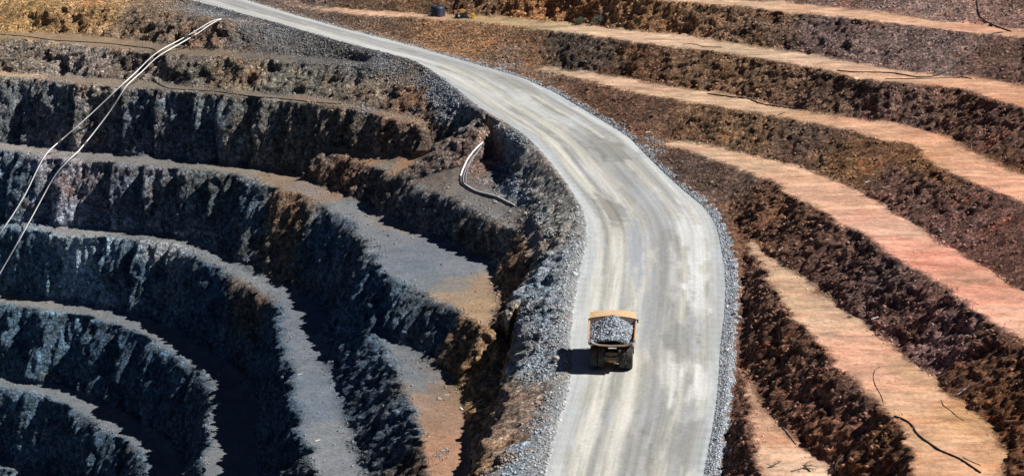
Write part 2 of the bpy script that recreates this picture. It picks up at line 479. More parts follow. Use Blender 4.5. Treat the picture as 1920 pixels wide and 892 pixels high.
b4 = blocks(Pw / np.array([1.9, 2.2, 1.5]), 63)
lw = left[ww]
tw = top[ww]
dl[ww] += lw * ((.55 - .15 * tw) * b1[0] + .30 * b2[0] + tw * 1.5 * b3_[0])
dr[ww] += (1 - lw) * (.34 * b4[0] + .22 * b2[0] + .45 * b3_[0] * np.clip((P[ww, 2] - 26) / 3, .15, 1))
w = wall_s * edge_fade
disp = w * (dl + dr)
dirn = VN.copy()
dirn[:, 2] *= .45
Q += dirn * disp[:, None]
# floors: low heaps, ruts
fl = (1 - wall_s) * edge_fade
# scree at the foot of the faces
wcls = (WALL0 > .6).astype(float)
wsm = vsmooth(wcls, T, 10)
wz = vsmooth(wcls * P[:, 2], T, 10)
SKIRT = np.clip(wsm * 2.2, 0, 1) * (wz / np.maximum(wsm, 1e-4) > P[:, 2] + .4)
Q[:, 2] += edge_fade * (1 - WALL0) * SKIRT * np.clip(.45 + .9 * fbm(P / np.array([5, 7, 5.]), 3, .6, 155), 0, 2)
Q[:, 2] += fl * (.22 * fbm(np.c_[P[:, :2] / 7, P[:, 2] * 0], 3, .5, 71) + .06 * nf)
# gravel bank and windrow: lumpy
bank = np.clip((np.abs(ru) - 12) / 1.5, 0, 1) * np.clip((24 - np.abs(ru)) / 4, 0, 1) * ~vroad
Q[:, 2] += bank * .22 * fbm(P / 1.5, 3, .7, 83)
# road: gentle ruts and crossfall waves
rut = .05 * perlin(np.c_[ru / 1.6, rv / 40, ru * 0], 5) + .10 * perlin(np.c_[ru / 9, rv / 30, ru * 0], 6)
Q[:, 2] += np.where(vroad, rut * np.clip((14 - np.abs(ru)) / 3, 0, 1), 0)
P = Q
fn, fa = tri_normals(P, T)

BV = BVHTree.FromPolygons([tuple(p) for p in P], [tuple(t) for t in T])


def hit(px, py):
    for dx, dy in ((0, 0), (.37, .21), (-.41, .33), (.2, -.55), (1.3, .8), (-1.1, -.9)):
        h = BV.ray_cast(Vector(CO), Vector(ray(px + dx, py + dy)))
        if h[0] is not None:
            return np.array(h[0])
    return None


def ground_z(x, y):
    h = BV.ray_cast(Vector((x, y, 200)), Vector((0, 0, -1)))
    return h[0].z if h[0] else 0.0

# ------------------------------------------------------------------ rock and dirt colours, zone by zone; pit wall tones darkened for shade
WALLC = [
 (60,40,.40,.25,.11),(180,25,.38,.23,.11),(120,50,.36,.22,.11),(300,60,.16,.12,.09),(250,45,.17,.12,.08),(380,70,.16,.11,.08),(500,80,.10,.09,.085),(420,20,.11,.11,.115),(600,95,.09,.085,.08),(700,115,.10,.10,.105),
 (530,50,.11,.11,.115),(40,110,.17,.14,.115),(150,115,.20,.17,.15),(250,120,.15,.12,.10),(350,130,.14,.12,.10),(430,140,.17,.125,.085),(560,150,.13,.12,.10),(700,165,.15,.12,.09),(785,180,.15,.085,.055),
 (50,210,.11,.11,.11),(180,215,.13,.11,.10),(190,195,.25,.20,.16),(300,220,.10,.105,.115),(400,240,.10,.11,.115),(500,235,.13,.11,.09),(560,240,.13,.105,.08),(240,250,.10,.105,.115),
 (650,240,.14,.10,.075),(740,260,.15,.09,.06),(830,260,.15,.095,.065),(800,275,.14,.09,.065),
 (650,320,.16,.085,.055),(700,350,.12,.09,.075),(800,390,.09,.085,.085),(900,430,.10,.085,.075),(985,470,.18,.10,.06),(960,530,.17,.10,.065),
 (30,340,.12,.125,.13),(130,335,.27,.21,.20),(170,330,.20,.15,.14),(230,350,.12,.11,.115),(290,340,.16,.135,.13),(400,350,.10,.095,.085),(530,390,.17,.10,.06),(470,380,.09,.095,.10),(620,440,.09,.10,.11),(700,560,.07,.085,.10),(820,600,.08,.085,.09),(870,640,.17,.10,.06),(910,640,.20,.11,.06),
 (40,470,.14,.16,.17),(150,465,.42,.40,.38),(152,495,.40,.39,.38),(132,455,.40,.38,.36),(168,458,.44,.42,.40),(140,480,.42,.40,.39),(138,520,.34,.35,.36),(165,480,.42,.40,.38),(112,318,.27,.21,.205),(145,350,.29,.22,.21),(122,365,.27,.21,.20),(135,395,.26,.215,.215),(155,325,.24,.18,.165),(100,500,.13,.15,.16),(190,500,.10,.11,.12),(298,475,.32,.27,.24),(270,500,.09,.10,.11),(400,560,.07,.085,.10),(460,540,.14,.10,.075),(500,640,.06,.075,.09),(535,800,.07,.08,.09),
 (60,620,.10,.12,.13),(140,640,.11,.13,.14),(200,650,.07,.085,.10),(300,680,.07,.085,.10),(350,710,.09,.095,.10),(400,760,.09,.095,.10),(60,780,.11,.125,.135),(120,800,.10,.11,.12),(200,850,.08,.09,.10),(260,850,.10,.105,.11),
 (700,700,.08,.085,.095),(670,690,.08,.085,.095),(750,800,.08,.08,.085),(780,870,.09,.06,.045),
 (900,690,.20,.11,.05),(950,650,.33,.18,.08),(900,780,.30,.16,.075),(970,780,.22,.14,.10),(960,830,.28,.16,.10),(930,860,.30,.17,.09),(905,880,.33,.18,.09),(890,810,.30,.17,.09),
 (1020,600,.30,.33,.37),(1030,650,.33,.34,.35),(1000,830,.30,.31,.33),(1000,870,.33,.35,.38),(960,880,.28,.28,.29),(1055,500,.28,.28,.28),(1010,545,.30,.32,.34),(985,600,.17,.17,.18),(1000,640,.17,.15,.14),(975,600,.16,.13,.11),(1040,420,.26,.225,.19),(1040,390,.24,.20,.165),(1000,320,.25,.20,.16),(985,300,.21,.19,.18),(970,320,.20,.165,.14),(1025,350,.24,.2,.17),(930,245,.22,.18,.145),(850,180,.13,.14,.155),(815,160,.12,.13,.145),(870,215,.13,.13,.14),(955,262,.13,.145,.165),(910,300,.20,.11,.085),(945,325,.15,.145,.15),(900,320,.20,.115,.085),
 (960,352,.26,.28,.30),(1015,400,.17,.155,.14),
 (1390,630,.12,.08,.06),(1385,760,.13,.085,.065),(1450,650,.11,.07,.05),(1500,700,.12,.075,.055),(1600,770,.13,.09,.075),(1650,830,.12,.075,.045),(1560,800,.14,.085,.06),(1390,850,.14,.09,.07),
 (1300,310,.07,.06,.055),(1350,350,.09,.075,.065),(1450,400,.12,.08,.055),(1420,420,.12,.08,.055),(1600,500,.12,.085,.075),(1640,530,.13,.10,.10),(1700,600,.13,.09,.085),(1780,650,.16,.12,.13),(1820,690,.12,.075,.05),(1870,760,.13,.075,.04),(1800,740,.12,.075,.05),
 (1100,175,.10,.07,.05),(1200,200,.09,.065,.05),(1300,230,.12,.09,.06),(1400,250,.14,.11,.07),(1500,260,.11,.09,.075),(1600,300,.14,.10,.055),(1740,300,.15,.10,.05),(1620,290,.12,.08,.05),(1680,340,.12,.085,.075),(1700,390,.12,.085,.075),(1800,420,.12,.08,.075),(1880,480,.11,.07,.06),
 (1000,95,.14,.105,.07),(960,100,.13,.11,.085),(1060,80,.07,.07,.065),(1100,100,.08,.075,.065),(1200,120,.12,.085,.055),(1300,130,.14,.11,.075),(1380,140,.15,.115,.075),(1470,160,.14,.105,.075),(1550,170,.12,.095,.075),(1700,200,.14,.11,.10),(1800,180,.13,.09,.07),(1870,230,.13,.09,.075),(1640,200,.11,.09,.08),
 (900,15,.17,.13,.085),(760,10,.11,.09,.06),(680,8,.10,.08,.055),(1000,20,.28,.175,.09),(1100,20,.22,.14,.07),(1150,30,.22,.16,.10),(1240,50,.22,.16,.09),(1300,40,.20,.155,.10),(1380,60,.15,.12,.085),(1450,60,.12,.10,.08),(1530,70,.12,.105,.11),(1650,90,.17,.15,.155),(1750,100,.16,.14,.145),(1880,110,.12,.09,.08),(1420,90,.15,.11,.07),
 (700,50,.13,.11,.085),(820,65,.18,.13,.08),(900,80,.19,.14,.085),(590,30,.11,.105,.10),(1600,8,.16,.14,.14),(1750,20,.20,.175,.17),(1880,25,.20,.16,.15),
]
FLOORC = [
 (50,64,.30,.21,.13),(200,74,.28,.20,.13),(130,66,.27,.19,.12),(400,99,.19,.15,.11),(330,92,.20,.15,.11),(500,107,.15,.13,.115),(600,113,.13,.12,.115),
 (30,140,.48,.34,.22),(120,150,.26,.20,.15),(300,162,.20,.165,.13),(450,178,.20,.16,.125),(600,192,.23,.17,.125),(740,214,.27,.19,.13),(690,206,.22,.17,.14),
 (30,275,.32,.26,.22),(80,287,.30,.25,.22),(200,300,.22,.19,.17),(320,303,.20,.175,.155),(450,322,.24,.19,.15),(520,335,.27,.18,.12),(590,362,.25,.19,.16),(650,388,.21,.20,.20),(620,366,.30,.19,.13),(720,440,.19,.19,.20),(790,470,.17,.175,.19),(760,420,.26,.20,.17),(800,500,.17,.18,.20),(860,500,.20,.20,.21),(800,530,.18,.19,.20),(850,560,.34,.225,.15),(890,575,.38,.235,.135),(900,535,.34,.22,.14),(840,535,.24,.20,.17),
 (720,312,.22,.19,.16),(700,294,.33,.19,.11),(760,303,.33,.19,.11),(660,288,.30,.20,.13),(850,345,.20,.17,.15),(880,370,.19,.175,.165),(840,310,.16,.125,.10),(950,400,.20,.185,.175),(1010,460,.26,.22,.19),(985,430,.22,.19,.17),
 (30,418,.28,.24,.21),(120,432,.26,.23,.21),(300,447,.20,.19,.18),(400,490,.20,.195,.19),(450,510,.20,.20,.20),(560,575,.17,.175,.19),(600,660,.17,.175,.19),(620,730,.17,.18,.20),(640,800,.22,.215,.215),(660,860,.22,.215,.22),(600,770,.16,.175,.20),
 (725,650,.17,.175,.18),(770,665,.17,.165,.165),(800,700,.20,.17,.155),(770,700,.17,.175,.185),(830,720,.24,.17,.13),(800,750,.32,.20,.14),(840,780,.33,.19,.12),(840,840,.42,.22,.13),(860,740,.30,.18,.10),(800,720,.20,.185,.18),
 (60,562,.24,.21,.18),(150,582,.20,.19,.18),(250,608,.18,.18,.18),(400,705,.18,.18,.18),(100,738,.18,.18,.18),(250,815,.18,.18,.18),(20,868,.18,.18,.18),
 (1450,820,.56,.37,.26),(1402,720,.42,.29,.21),(1420,770,.45,.30,.21),(1500,880,.66,.50,.38),(1460,870,.62,.45,.33),
 (1410,460,.44,.33,.23),(1450,500,.45,.34,.24),(1500,570,.50,.37,.26),(1530,600,.58,.42,.31),(1600,650,.60,.38,.28),(1560,580,.48,.35,.25),(1650,700,.60,.37,.27),(1700,740,.60,.40,.28),(1720,700,.48,.32,.21),(1750,800,.58,.38,.24),(1800,780,.46,.29,.16),(1800,850,.60,.40,.27),(1850,860,.52,.33,.20),
 (1300,275,.48,.37,.27),(1400,305,.52,.38,.27),(1480,330,.56,.39,.28),(1560,370,.58,.38,.28),(1620,410,.60,.38,.29),(1700,460,.62,.34,.26),(1680,430,.60,.42,.33),(1750,490,.62,.31,.24),(1800,520,.56,.32,.23),(1880,580,.66,.42,.33),(1850,560,.64,.34,.26),
 (1050,136,.42,.33,.25),(1150,152,.52,.39,.29),(1280,176,.52,.39,.28),(1400,195,.56,.42,.30),(1500,215,.48,.33,.22),(1650,246,.56,.36,.25),(1740,262,.55,.33,.22),(1800,300,.56,.35,.24),(1760,290,.50,.30,.19),(1900,355,.62,.37,.26),
 (560,10,.55,.42,.32),(700,24,.55,.40,.29),(800,31,.50,.36,.25),(900,37,.42,.33,.20),(1000,45,.40,.33,.21),(1100,56,.52,.42,.30),(1250,76,.54,.42,.32),(1400,100,.50,.40,.29),(1500,112,.54,.41,.31),(1600,130,.52,.38,.28),(1700,148,.50,.35,.25),(1800,157,.50,.32,.22),(1890,180,.52,.31,.21),
 (1400,8,.50,.38,.27),(1550,18,.52,.36,.26),(1700,40,.54,.37,.26),(1850,54,.54,.35,.25),(250,8,.35,.27,.18),(330,10,.16,.15,.14),
]


def idw(points, X, warp):
    pos, col = [], []
    for c in points:
        h = hit(c[0], c[1])
        if h is not None:
            pos.append(h); col.append(c[2:])
    pos, col = np.array(pos), np.log(np.array(col))
    out = np.zeros((len(X), 3))
    sc = np.array([1, .55, 1.3])                 # the zones run along the line of the benches
    for a in range(0, len(X), 20000):
        d2 = (((X[a:a + 20000] + warp[a:a + 20000])[:, None] * sc - (pos * sc)[None]) ** 2).sum(2) + 1.0
        wt = d2 ** -2.2
        out[a:a + 20000] = wt @ col / wt.sum(1)[:, None]
    return np.exp(out)


warp = np.c_[fbm(P / 6, 3, .6, 201), fbm(P / 6, 3, .6, 202), fbm(P / 6, 3, .6, 203)] * 2.6
nonroad = ~vroad
tint = np.full((len(P), 3), .5)
iv = np.where(nonroad)[0]
TW, TF = idw(WALLC, P[iv], warp[iv]), idw(FLOORC, P[iv], warp[iv])
WSOFT = vsmooth(WALL0, T, 4)[iv]
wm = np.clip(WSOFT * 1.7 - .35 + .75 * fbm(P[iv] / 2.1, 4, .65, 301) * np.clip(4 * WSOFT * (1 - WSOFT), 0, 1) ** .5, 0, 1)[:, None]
kw = np.where(left[iv] > .5, np.interp(P[iv, 2], [-22, -6], [1.45, 1.85]), np.interp(P[iv, 2], [14, 28], [1.7, 1.5]))
TW = TW * np.minimum(kw, np.maximum(1.0, .48 / TW.max(1)))[:, None]
# soil and fines that have run down on to the back of each berm
skirt = SKIRT
sk = (np.clip(skirt[iv] + .35 * fbm(P[iv] / 2.2, 3, .6, 305) - .1, 0, 1) * .75)[:, None]
TW *= np.where((left[iv] < .5)[:, None], np.array([1.19, .91, .79]), np.array([1.0, 1.0, 1.0]))
cool = (left[iv] * np.clip((14 - P[iv, 2]) / 4, 0, 1))[:, None]
TW *= 1 + cool * np.array([-.12, .0, .10])
TF *= 1 + (left[iv] * np.clip(-P[iv, 2] / 5, 0, 1))[:, None] * np.array([-.10, -.01, .08])
deepk = (np.clip((-P[iv, 2] - 2) / 10, 0, 1) * left[iv] * np.clip(1.6 - TW[:, 0] / np.maximum(TW[:, 2], 1e-3), 0, 1))[:, None]
TW *= 1 - deepk * np.array([.22, .02, -.16])
TF *= np.where((left[iv] < .5)[:, None], np.array([1.20, 1.09, 1.02]), np.array([1.0, 1.0, 1.0]))
TF = TF * (1 - sk) + sk * np.sqrt(TF * np.clip(TW * .9, 0, .4))
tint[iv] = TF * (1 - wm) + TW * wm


def dist_to(Lw, X, cut=30):
    Lw = Lw[:, :2]
    out = np.full(len(X), 99.0)
    for a in range(0, len(X), 20000):
        out[a:a + 20000] = np.sqrt(((X[a:a + 20000, None, :2] - Lw[None]) ** 2).sum(2)).min(1)
    return out


near = np.where(nonroad & (np.abs(ru) < 34))[0]
dR = np.full(len(P), 99.0); dL = dR.copy()
dR[near], dL[near] = dist_to(WL['RM'], P[near]), dist_to(WL['LM'], P[near])
dRE = np.full(len(P), 99.0); dRE[near] = dist_to(WL['RE'], P[near])
dLE = np.full(len(P), 99.0); dLE[near] = dist_to(WL['LE'], P[near])
jit_n = fbm(P[near] / 1.7, 3, .6, 333)
gr = np.zeros(len(P))
nearness = np.clip((640 - P[near, 1]) / 60, .35, 1)
gr[near] = np.maximum(np.clip((np.interp(P[near, 1], [400, 470], [2.7, 1.6]) + 1.0 * jit_n - dRE[near]) / .9, 0, 1) * (left[near] < .5) * nearness,
                      np.clip((np.interp(P[near, 1], [410, 450], [4.2, 1.6]) + 2.6 * jit_n - dLE[near]) / 1.8, 0, 1) * (left[near] > .5) * np.clip((540 - P[near, 1]) / 60, 0.12, 1))
gcol = np.array([.47, .50, .53])
gcol = np.where(left[:, None] > .5, np.array([.50, .525, .54]), gcol)
tint = tint * (1 - gr[:, None]) + gcol * gr[:, None]

# ------------------------------------------------------------------ materials
MATS = {}


def nodes(name):
    m = bpy.data.materials.new(name)
    m.use_nodes = True
    nt = m.node_tree
    b = nt.nodes['Principled BSDF']
    MATS[name] = m
    return m, nt, b, nt.links.new, nt.nodes.new


def n_noise(nt, vec, scale, detail=6, rough=.6, lac=2.0):
    n = nt.nodes.new('ShaderNodeTexNoise')
    n.inputs['Scale'].default_value = scale
    n.inputs['Detail'].default_value = detail
    n.inputs['Roughness'].default_value = rough
    if vec is not None:
        nt.links.new(vec, n.inputs['Vector'])
    return n.outputs['Fac']


def n_map(nt, v, a, b, c, d, clamp=True):
    n = nt.nodes.new('ShaderNodeMapRange')
    n.clamp = clamp
    nt.links.new(v, n.inputs[0])
    for k, x in zip((1, 2, 3, 4), (a, b, c, d)):
        n.inputs[k].default_value = x
    return n.outputs[0]


def n_math(nt, op, a, b=None):
    n = nt.nodes.new('ShaderNodeMath')
    n.operation = op
    for k, x in enumerate((a, b)):
        if x is None:
            continue
        if isinstance(x, (int, float)):
            n.inputs[k].default_value = x
        else:
            nt.links.new(x, n.inputs[k])
    return n.outputs[0]


def n_mix(nt, f, a, b, blend='MIX'):
    n = nt.nodes.new('ShaderNodeMix')
    n.data_type = 'RGBA'
    n.blend_type = blend
    n.clamp_factor = True
    ins = (n.inputs[0], n.inputs[6], n.inputs[7])
    for s, x in zip(ins, (f, a, b)):
        if isinstance(x, (int, float)):
            s.default_value = x
        elif isinstance(x, tuple):
            s.default_value = x + (1,) if len(x) == 3 else x
        else:
            nt.links.new(x, s)
    return n.outputs[2]


def n_grey(nt, v):
    n = nt.nodes.new('ShaderNodeCombineColor')
    for k in range(3):
        nt.links.new(v, n.inputs[k])
    return n.outputs[0]


def n_scale(nt, vec, s):
    n = nt.nodes.new('ShaderNodeMapping')
    n.inputs['Scale'].default_value = s
    nt.links.new(vec, n.inputs['Vector'])
    return n.outputs[0]


def n_attr(nt, name):
    n = nt.nodes.new('ShaderNodeAttribute')
    n.attribute_name = name
    return n


def n_bump(nt, h, dist, strength=1.0, prev=None):
    n = nt.nodes.new('ShaderNodeBump')
    n.inputs['Distance'].default_value = dist
    n.inputs['Strength'].default_value = strength
    nt.links.new(h, n.inputs['Height'])
    if prev is not None:
        nt.links.new(prev, n.inputs['Normal'])
    return n.outputs[0]


def rock_material():
    m, nt, b, L, N = nodes('rock')
    pos = N('ShaderNodeNewGeometry').outputs['Position']
    tin = n_attr(nt, 'tint').outputs['Color']
    wl = n_attr(nt, 'wall').outputs['Fac']
    pit = n_attr(nt, 'pit').outputs['Fac']
    grav = n_attr(nt, 'gravel').outputs['Fac']
    # broad blotches, patchy minerals, fine grain
    n1 = n_noise(nt, pos, .16, 5, .6)
    n2 = n_noise(nt, pos, .75, 7, .68)
    n3 = n_noise(nt, pos, 3.2, 5, .7)
    vor = N('ShaderNodeTexVoronoi'); vor.inputs['Scale'].default_value = 1.15; L(pos, vor.inputs['Vector'])
    vg = N('ShaderNodeSeparateColor'); L(vor.outputs['Color'], vg.inputs[0])
    vor2 = N('ShaderNodeTexVoronoi'); vor2.inputs['Scale'].default_value = 2.6; L(pos, vor2.inputs['Vector'])
    vg2 = N('ShaderNodeSeparateColor'); L(vor2.outputs['Color'], vg2.inputs[0])
    streak = n_noise(nt, n_scale(nt, pos, (.75, .75, .09)), 1.0, 6, .65)        # runs down the faces
    wn = N('ShaderNodeTexNoise'); wn.inputs['Scale'].default_value = .07; wn.inputs['Detail'].default_value = 3; L(pos, wn.inputs['Vector'])
    wv = N('ShaderNodeVectorMath'); wv.operation = 'MULTIPLY_ADD'; L(wn.outputs['Color'], wv.inputs[0]); wv.inputs[1].default_value = (6, 4, 0); L(pos, wv.inputs[2])
    wpos = wv.outputs[0]
    drag = n_noise(nt, n_scale(nt, wpos, (.10, .27, .3)), 1.0, 8, .72)             # wheel and water marks on the berms
    drag2 = n_noise(nt, n_scale(nt, wpos, (.34, .9, .3)), 1.0, 9, .76)
    # wall value
    vw = n_math(nt, 'MULTIPLY', n_map(nt, n1, .3, .7, .62, 1.45), n_map(nt, n2, .32, .68, .5, 1.6))
    vw = n_math(nt, 'MULTIPLY', vw, n_map(nt, streak, .3, .7, .65, 1.4))
    vw = n_math(nt, 'MULTIPLY', vw, n_map(nt, vg.outputs[0], 0, 1, .56, 1.5))
    vw = n_math(nt, 'MULTIPLY', vw, n_map(nt, vg2.outputs[1], 0, 1, .55, 1.5))
    # floor value
    vf = n_math(nt, 'MULTIPLY', n_map(nt, n1, .3, .7, .74, 1.24), n_map(nt, drag, .3, .7, .62, 1.32))
    msk = n_map(nt, n_noise(nt, n_scale(nt, pos, (.06, .12, .1)), 1.0, 4, .6), .40, .62, .15, 1)
    dmix = N('ShaderNodeMix'); L(msk, dmix.inputs[0]); dmix.inputs[2].default_value = 1.0; L(n_map(nt, drag2, .34, .62, .64, 1.14), dmix.inputs[3])
    vf = n_math(nt, 'MULTIPLY', vf, dmix.outputs[0])
    vf = n_math(nt, 'MULTIPLY', vf, n_map(nt, n2, .3, .7, .82, 1.14))
    vf = n_math(nt, 'MULTIPLY', vf, n_map(nt, n3, .3, .7, .9, 1.1))
    vfl = n_math(nt, 'MULTIPLY', n_map(nt, n1, .3, .7, .85, 1.15), n_map(nt, n2, .3, .7, .85, 1.15))
    vfl = n_math(nt, 'MULTIPLY', vfl, n_map(nt, vg2.outputs[0], 0, 1, .86, 1.14))
    mxp = N('ShaderNodeMix'); L(pit, mxp.inputs[0]); L(vf, mxp.inputs[2]); L(vfl, mxp.inputs[3])
    mx = N('ShaderNodeMix'); L(wl, mx.inputs[0]); L(mxp.outputs[0], mx.inputs[2]); L(vw, mx.inputs[3])
    # gravel and spilled rock: salt and pepper
    vgr = n_math(nt, 'MULTIPLY', n_map(nt, vg2.outputs[2], 0, 1, .55, 1.45), n_map(nt, n3, .3, .7, .75, 1.25))
    mg = N('ShaderNodeMix'); L(grav, mg.inputs[0]); L(mx.outputs[0], mg.inputs[2]); L(vgr, mg.inputs[3])
    col = n_mix(nt, 1.0, tin, n_grey(nt, mg.outputs[0]), 'MULTIPLY')
    # minerals: rusty veins, mauve and pale flecks on the faces; red smears on the berms
    nr = n_noise(nt, n_scale(nt, pos, (.09, .09, .16)), 1.0, 7, .65)
    rust = n_math(nt, 'MULTIPLY', n_map(nt, nr, .56, .68, 0, .55), wl)
    col = n_mix(nt, rust, col, n_mix(nt, 1.0, col, (1.55, .92, .6), 'MULTIPLY'))
    np_ = n_noise(nt, n_scale(nt, pos, (.13, .13, .13)), 1.3, 6, .7)
    pale = n_math(nt, 'MULTIPLY', n_map(nt, np_, .55, .68, 0, 1), n_map(nt, vg2.outputs[2], .55, .95, 0, 1))
    pale = n_math(nt, 'MULTIPLY', pale, wl)
    col = n_mix(nt, n_math(nt, 'MULTIPLY', pale, .5), col, (.29, .245, .265))
    rd = n_noise(nt, n_scale(nt, wpos, (.06, .22, .2)), 1.0, 7, .65)
    red = n_math(nt, 'MULTIPLY', n_map(nt, rd, .5, .64, 0, .42), n_math(nt, 'MULTIPLY', n_math(nt, 'SUBTRACT', 1.0, wl), n_math(nt, 'SUBTRACT', 1.0, pit)))
    col = n_mix(nt, red, col, n_mix(nt, 1.0, col, (1.05, .68, .58), 'MULTIPLY'))
    # scattered pale chips on the pit floors
    v4 = N('ShaderNodeTexVoronoi'); v4.inputs['Scale'].default_value = 1.7; L(pos, v4.inputs['Vector'])
    vg4 = N('ShaderNodeSeparateColor'); L(v4.outputs['Color'], vg4.inputs[0])
    chip = n_math(nt, 'MULTIPLY', n_map(nt, v4.outputs['Distance'], .12, .2, 1, 0), n_map(nt, vg4.outputs[0], .8, .86, 0, .8))
    chip = n_math(nt, 'MULTIPLY', chip, n_math(nt, 'MULTIPLY', pit, n_math(nt, 'SUBTRACT', 1.0, wl)))
    col = n_mix(nt, chip, col, (.42, .40, .39))
    L(col, b.inputs['Base Color'])
    b.inputs['Roughness'].default_value = .92
    b.inputs['Specular IOR Level'].default_value = .18
    # relief finer than the mesh
    vst = n_noise(nt, n_scale(nt, pos, (1.1, 1.1, .3)), 1.0, 9, .70)
    iso = n_noise(nt, pos, .9, 9, .72)
    mb = N('ShaderNodeMix'); L(n_math(nt, 'MULTIPLY', pit, wl), mb.inputs[0]); L(iso, mb.inputs[2]); L(vst, mb.inputs[3])
    hw = n_math(nt, 'ADD', n_math(nt, 'MULTIPLY', mb.outputs[0], 1.0), n_math(nt, 'MULTIPLY', vor.outputs['Distance'], -.35))
    amt = n_math(nt, 'ADD', n_math(nt, 'MULTIPLY', wl, .75), .10)
    amt = n_math(nt, 'ADD', amt, n_math(nt, 'MULTIPLY', grav, .12))
    bump = n_bump(nt, n_math(nt, 'MULTIPLY', hw, amt), 2.6, 1.0)
    L(bump, b.inputs['Normal'])
    return m


def road_material():
    m, nt, b, L, N = nodes('compacted_gravel_road')
    pos = N('ShaderNodeNewGeometry').outputs['Position']
    u = n_attr(nt, 'across').outputs['Fac']
    v = n_attr(nt, 'along').outputs['Fac']
    c0 = N('ShaderNodeCombineXYZ'); L(n_math(nt, 'MULTIPLY', v, .011), c0.inputs[0]); L(n_math(nt, 'MULTIPLY', u, .05), c0.inputs[1])
    wob = n_noise(nt, c0.outputs[0], 1.0, 1, .4)
    uu = n_math(nt, 'ADD', u, n_map(nt, wob, .3, .7, -.5, .5))

    def uv(su, sv, off=0):
        c = N('ShaderNodeCombineXYZ')
        L(n_math(nt, 'MULTIPLY', uu, su), c.inputs[0]); L(n_math(nt, 'MULTIPLY', v, sv), c.inputs[1]); c.inputs[2].default_value = off
        return c.outputs[0]
    s1 = n_noise(nt, uv(.33, .010, 1.3), 1.0, 5, .6)      # wheel lanes
    s2 = n_noise(nt, uv(1.0, .045, 7.7), 1.0, 8, .7)      # single tracks
    s3 = n_noise(nt, uv(.14, .030, 4.1), 1.0, 6, .62)      # damp and dusty stretches
    s4 = n_noise(nt, uv(.25, .05, 9.4), 1.0, 8, .66)
    fine = n_noise(nt, pos, 1.4, 8, .72)
    col = n_mix(nt, n_map(nt, s1, .38, .62, 0, 1), (.235, .234, .22), (.37, .365, .34))
    col = n_mix(nt, n_map(nt, s3, .52, .62, 0, .85), col, (.29, .285, .255))
    col = n_mix(nt, n_map(nt, s4, .53, .63, 0, .8), col, (.37, .40, .44))
    col = n_mix(nt, n_map(nt, s4, .44, .36, 0, .4), col, (.58, .58, .56))
    # pale polished lanes under the loaded trucks, greyer strip down the middle
    def band(c, wdt, soft):
        return n_map(nt, n_math(nt, 'ABSOLUTE', n_math(nt, 'SUBTRACT', uu, c)), wdt, wdt + soft, 1, 0)
    k2 = n_map(nt, s2, .34, .56, .25, 1)
    pale = n_math(nt, 'MAXIMUM', band(2.4, .8, .8), n_math(nt, 'MAXIMUM', band(6.9, .9, .9), n_math(nt, 'MAXIMUM', n_math(nt, 'MULTIPLY', band(-9.7, .6, 1.0), .7), n_math(nt, 'MULTIPLY', band(-5.4, .4, .8), .7))))
    grey = n_math(nt, 'MULTIPLY', n_math(nt, 'MAXIMUM', band(-1.6, 1.0, 1.2), n_math(nt, 'MAXIMUM', band(-7.4, .3, .7), n_math(nt, 'MULTIPLY', band(4.8, .15, .5), .7))), n_map(nt, s4, .35, .6, .2, .9))
    col = n_mix(nt, n_math(nt, 'MULTIPLY', n_math(nt, 'MULTIPLY', pale, k2), .75), col, (.53, .515, .46))
    col = n_mix(nt, n_math(nt, 'MULTIPLY', grey, .75), col, (.30, .31, .325))
    col = n_mix(nt, n_attr(nt, 'stain_amount').outputs['Fac'], col, n_attr(nt, 'stain').outputs['Color'])
    trk = n_noise(nt, uv(.85, .007, 3.3), 1.0, 3, .55)
    vv = n_math(nt, 'MULTIPLY', n_math(nt, 'MULTIPLY', n_map(nt, s2, .3, .7, .9, 1.09), n_map(nt, trk, .34, .64, .85, 1.12)), n_map(nt, fine, .3, .7, .86, 1.13))
    ed = n_map(nt, n_math(nt, 'ADD', n_math(nt, 'ABSOLUTE', n_attr(nt, 'verge').outputs['Fac']), n_map(nt, fine, .3, .7, -.5, .5)), .2, 3.2, .75, 0)
    col = n_mix(nt, ed, col, (.44, .48, .51))
    col = n_mix(nt, 1.0, col, n_grey(nt, vv), 'MULTIPLY')
    L(col, b.inputs['Base Color'])
    b.inputs['Roughness'].default_value = .9
    b.inputs['Specular IOR Level'].default_value = .2
    L(n_bump(nt, fine, .09, .8), b.inputs['Normal'])
    return m


def stone_material():
    m, nt, b, L, N = nodes('stone')
    pos = N('ShaderNodeNewGeometry').outputs['Position']
    col = n_mix(nt, 1.0, n_attr(nt, 'tint').outputs['Color'], n_grey(nt, n_map(nt, n_noise(nt, pos, 4, 5, .7), .3, .7, .7, 1.3)), 'MULTIPLY')
    L(col, b.inputs['Base Color'])
    b.inputs['Roughness'].default_value = .9
    L(n_bump(nt, n_noise(nt, pos, 6, 5, .7), .08, .7), b.inputs['Normal'])
    return m


def paint(name, c, rough=.5, dirt=(.30, .27, .22), amount=.35, metal=0.0, scale=1.5):
    """worn paint, rubber or plastic under a film of dust"""
    m, nt, b, L, N = nodes(name)
    tc = N('ShaderNodeTexCoord').outputs['Object']
    d = n_noise(nt, tc, scale, 7, .68)
    col = n_mix(nt, n_map(nt, d, .42, .68, 0, amount), c, dirt)
    col = n_mix(nt, 1.0, col, n_grey(nt, n_map(nt, n_noise(nt, tc, scale * 4, 5, .6), .3, .7, .88, 1.12)), 'MULTIPLY')
    L(col, b.inputs['Base Color'])
    L(n_map(nt, d, .3, .7, max(.1, rough - .1), min(1, rough + .25)), b.inputs['Roughness'])
    b.inputs['Metallic'].default_value = metal
    return m


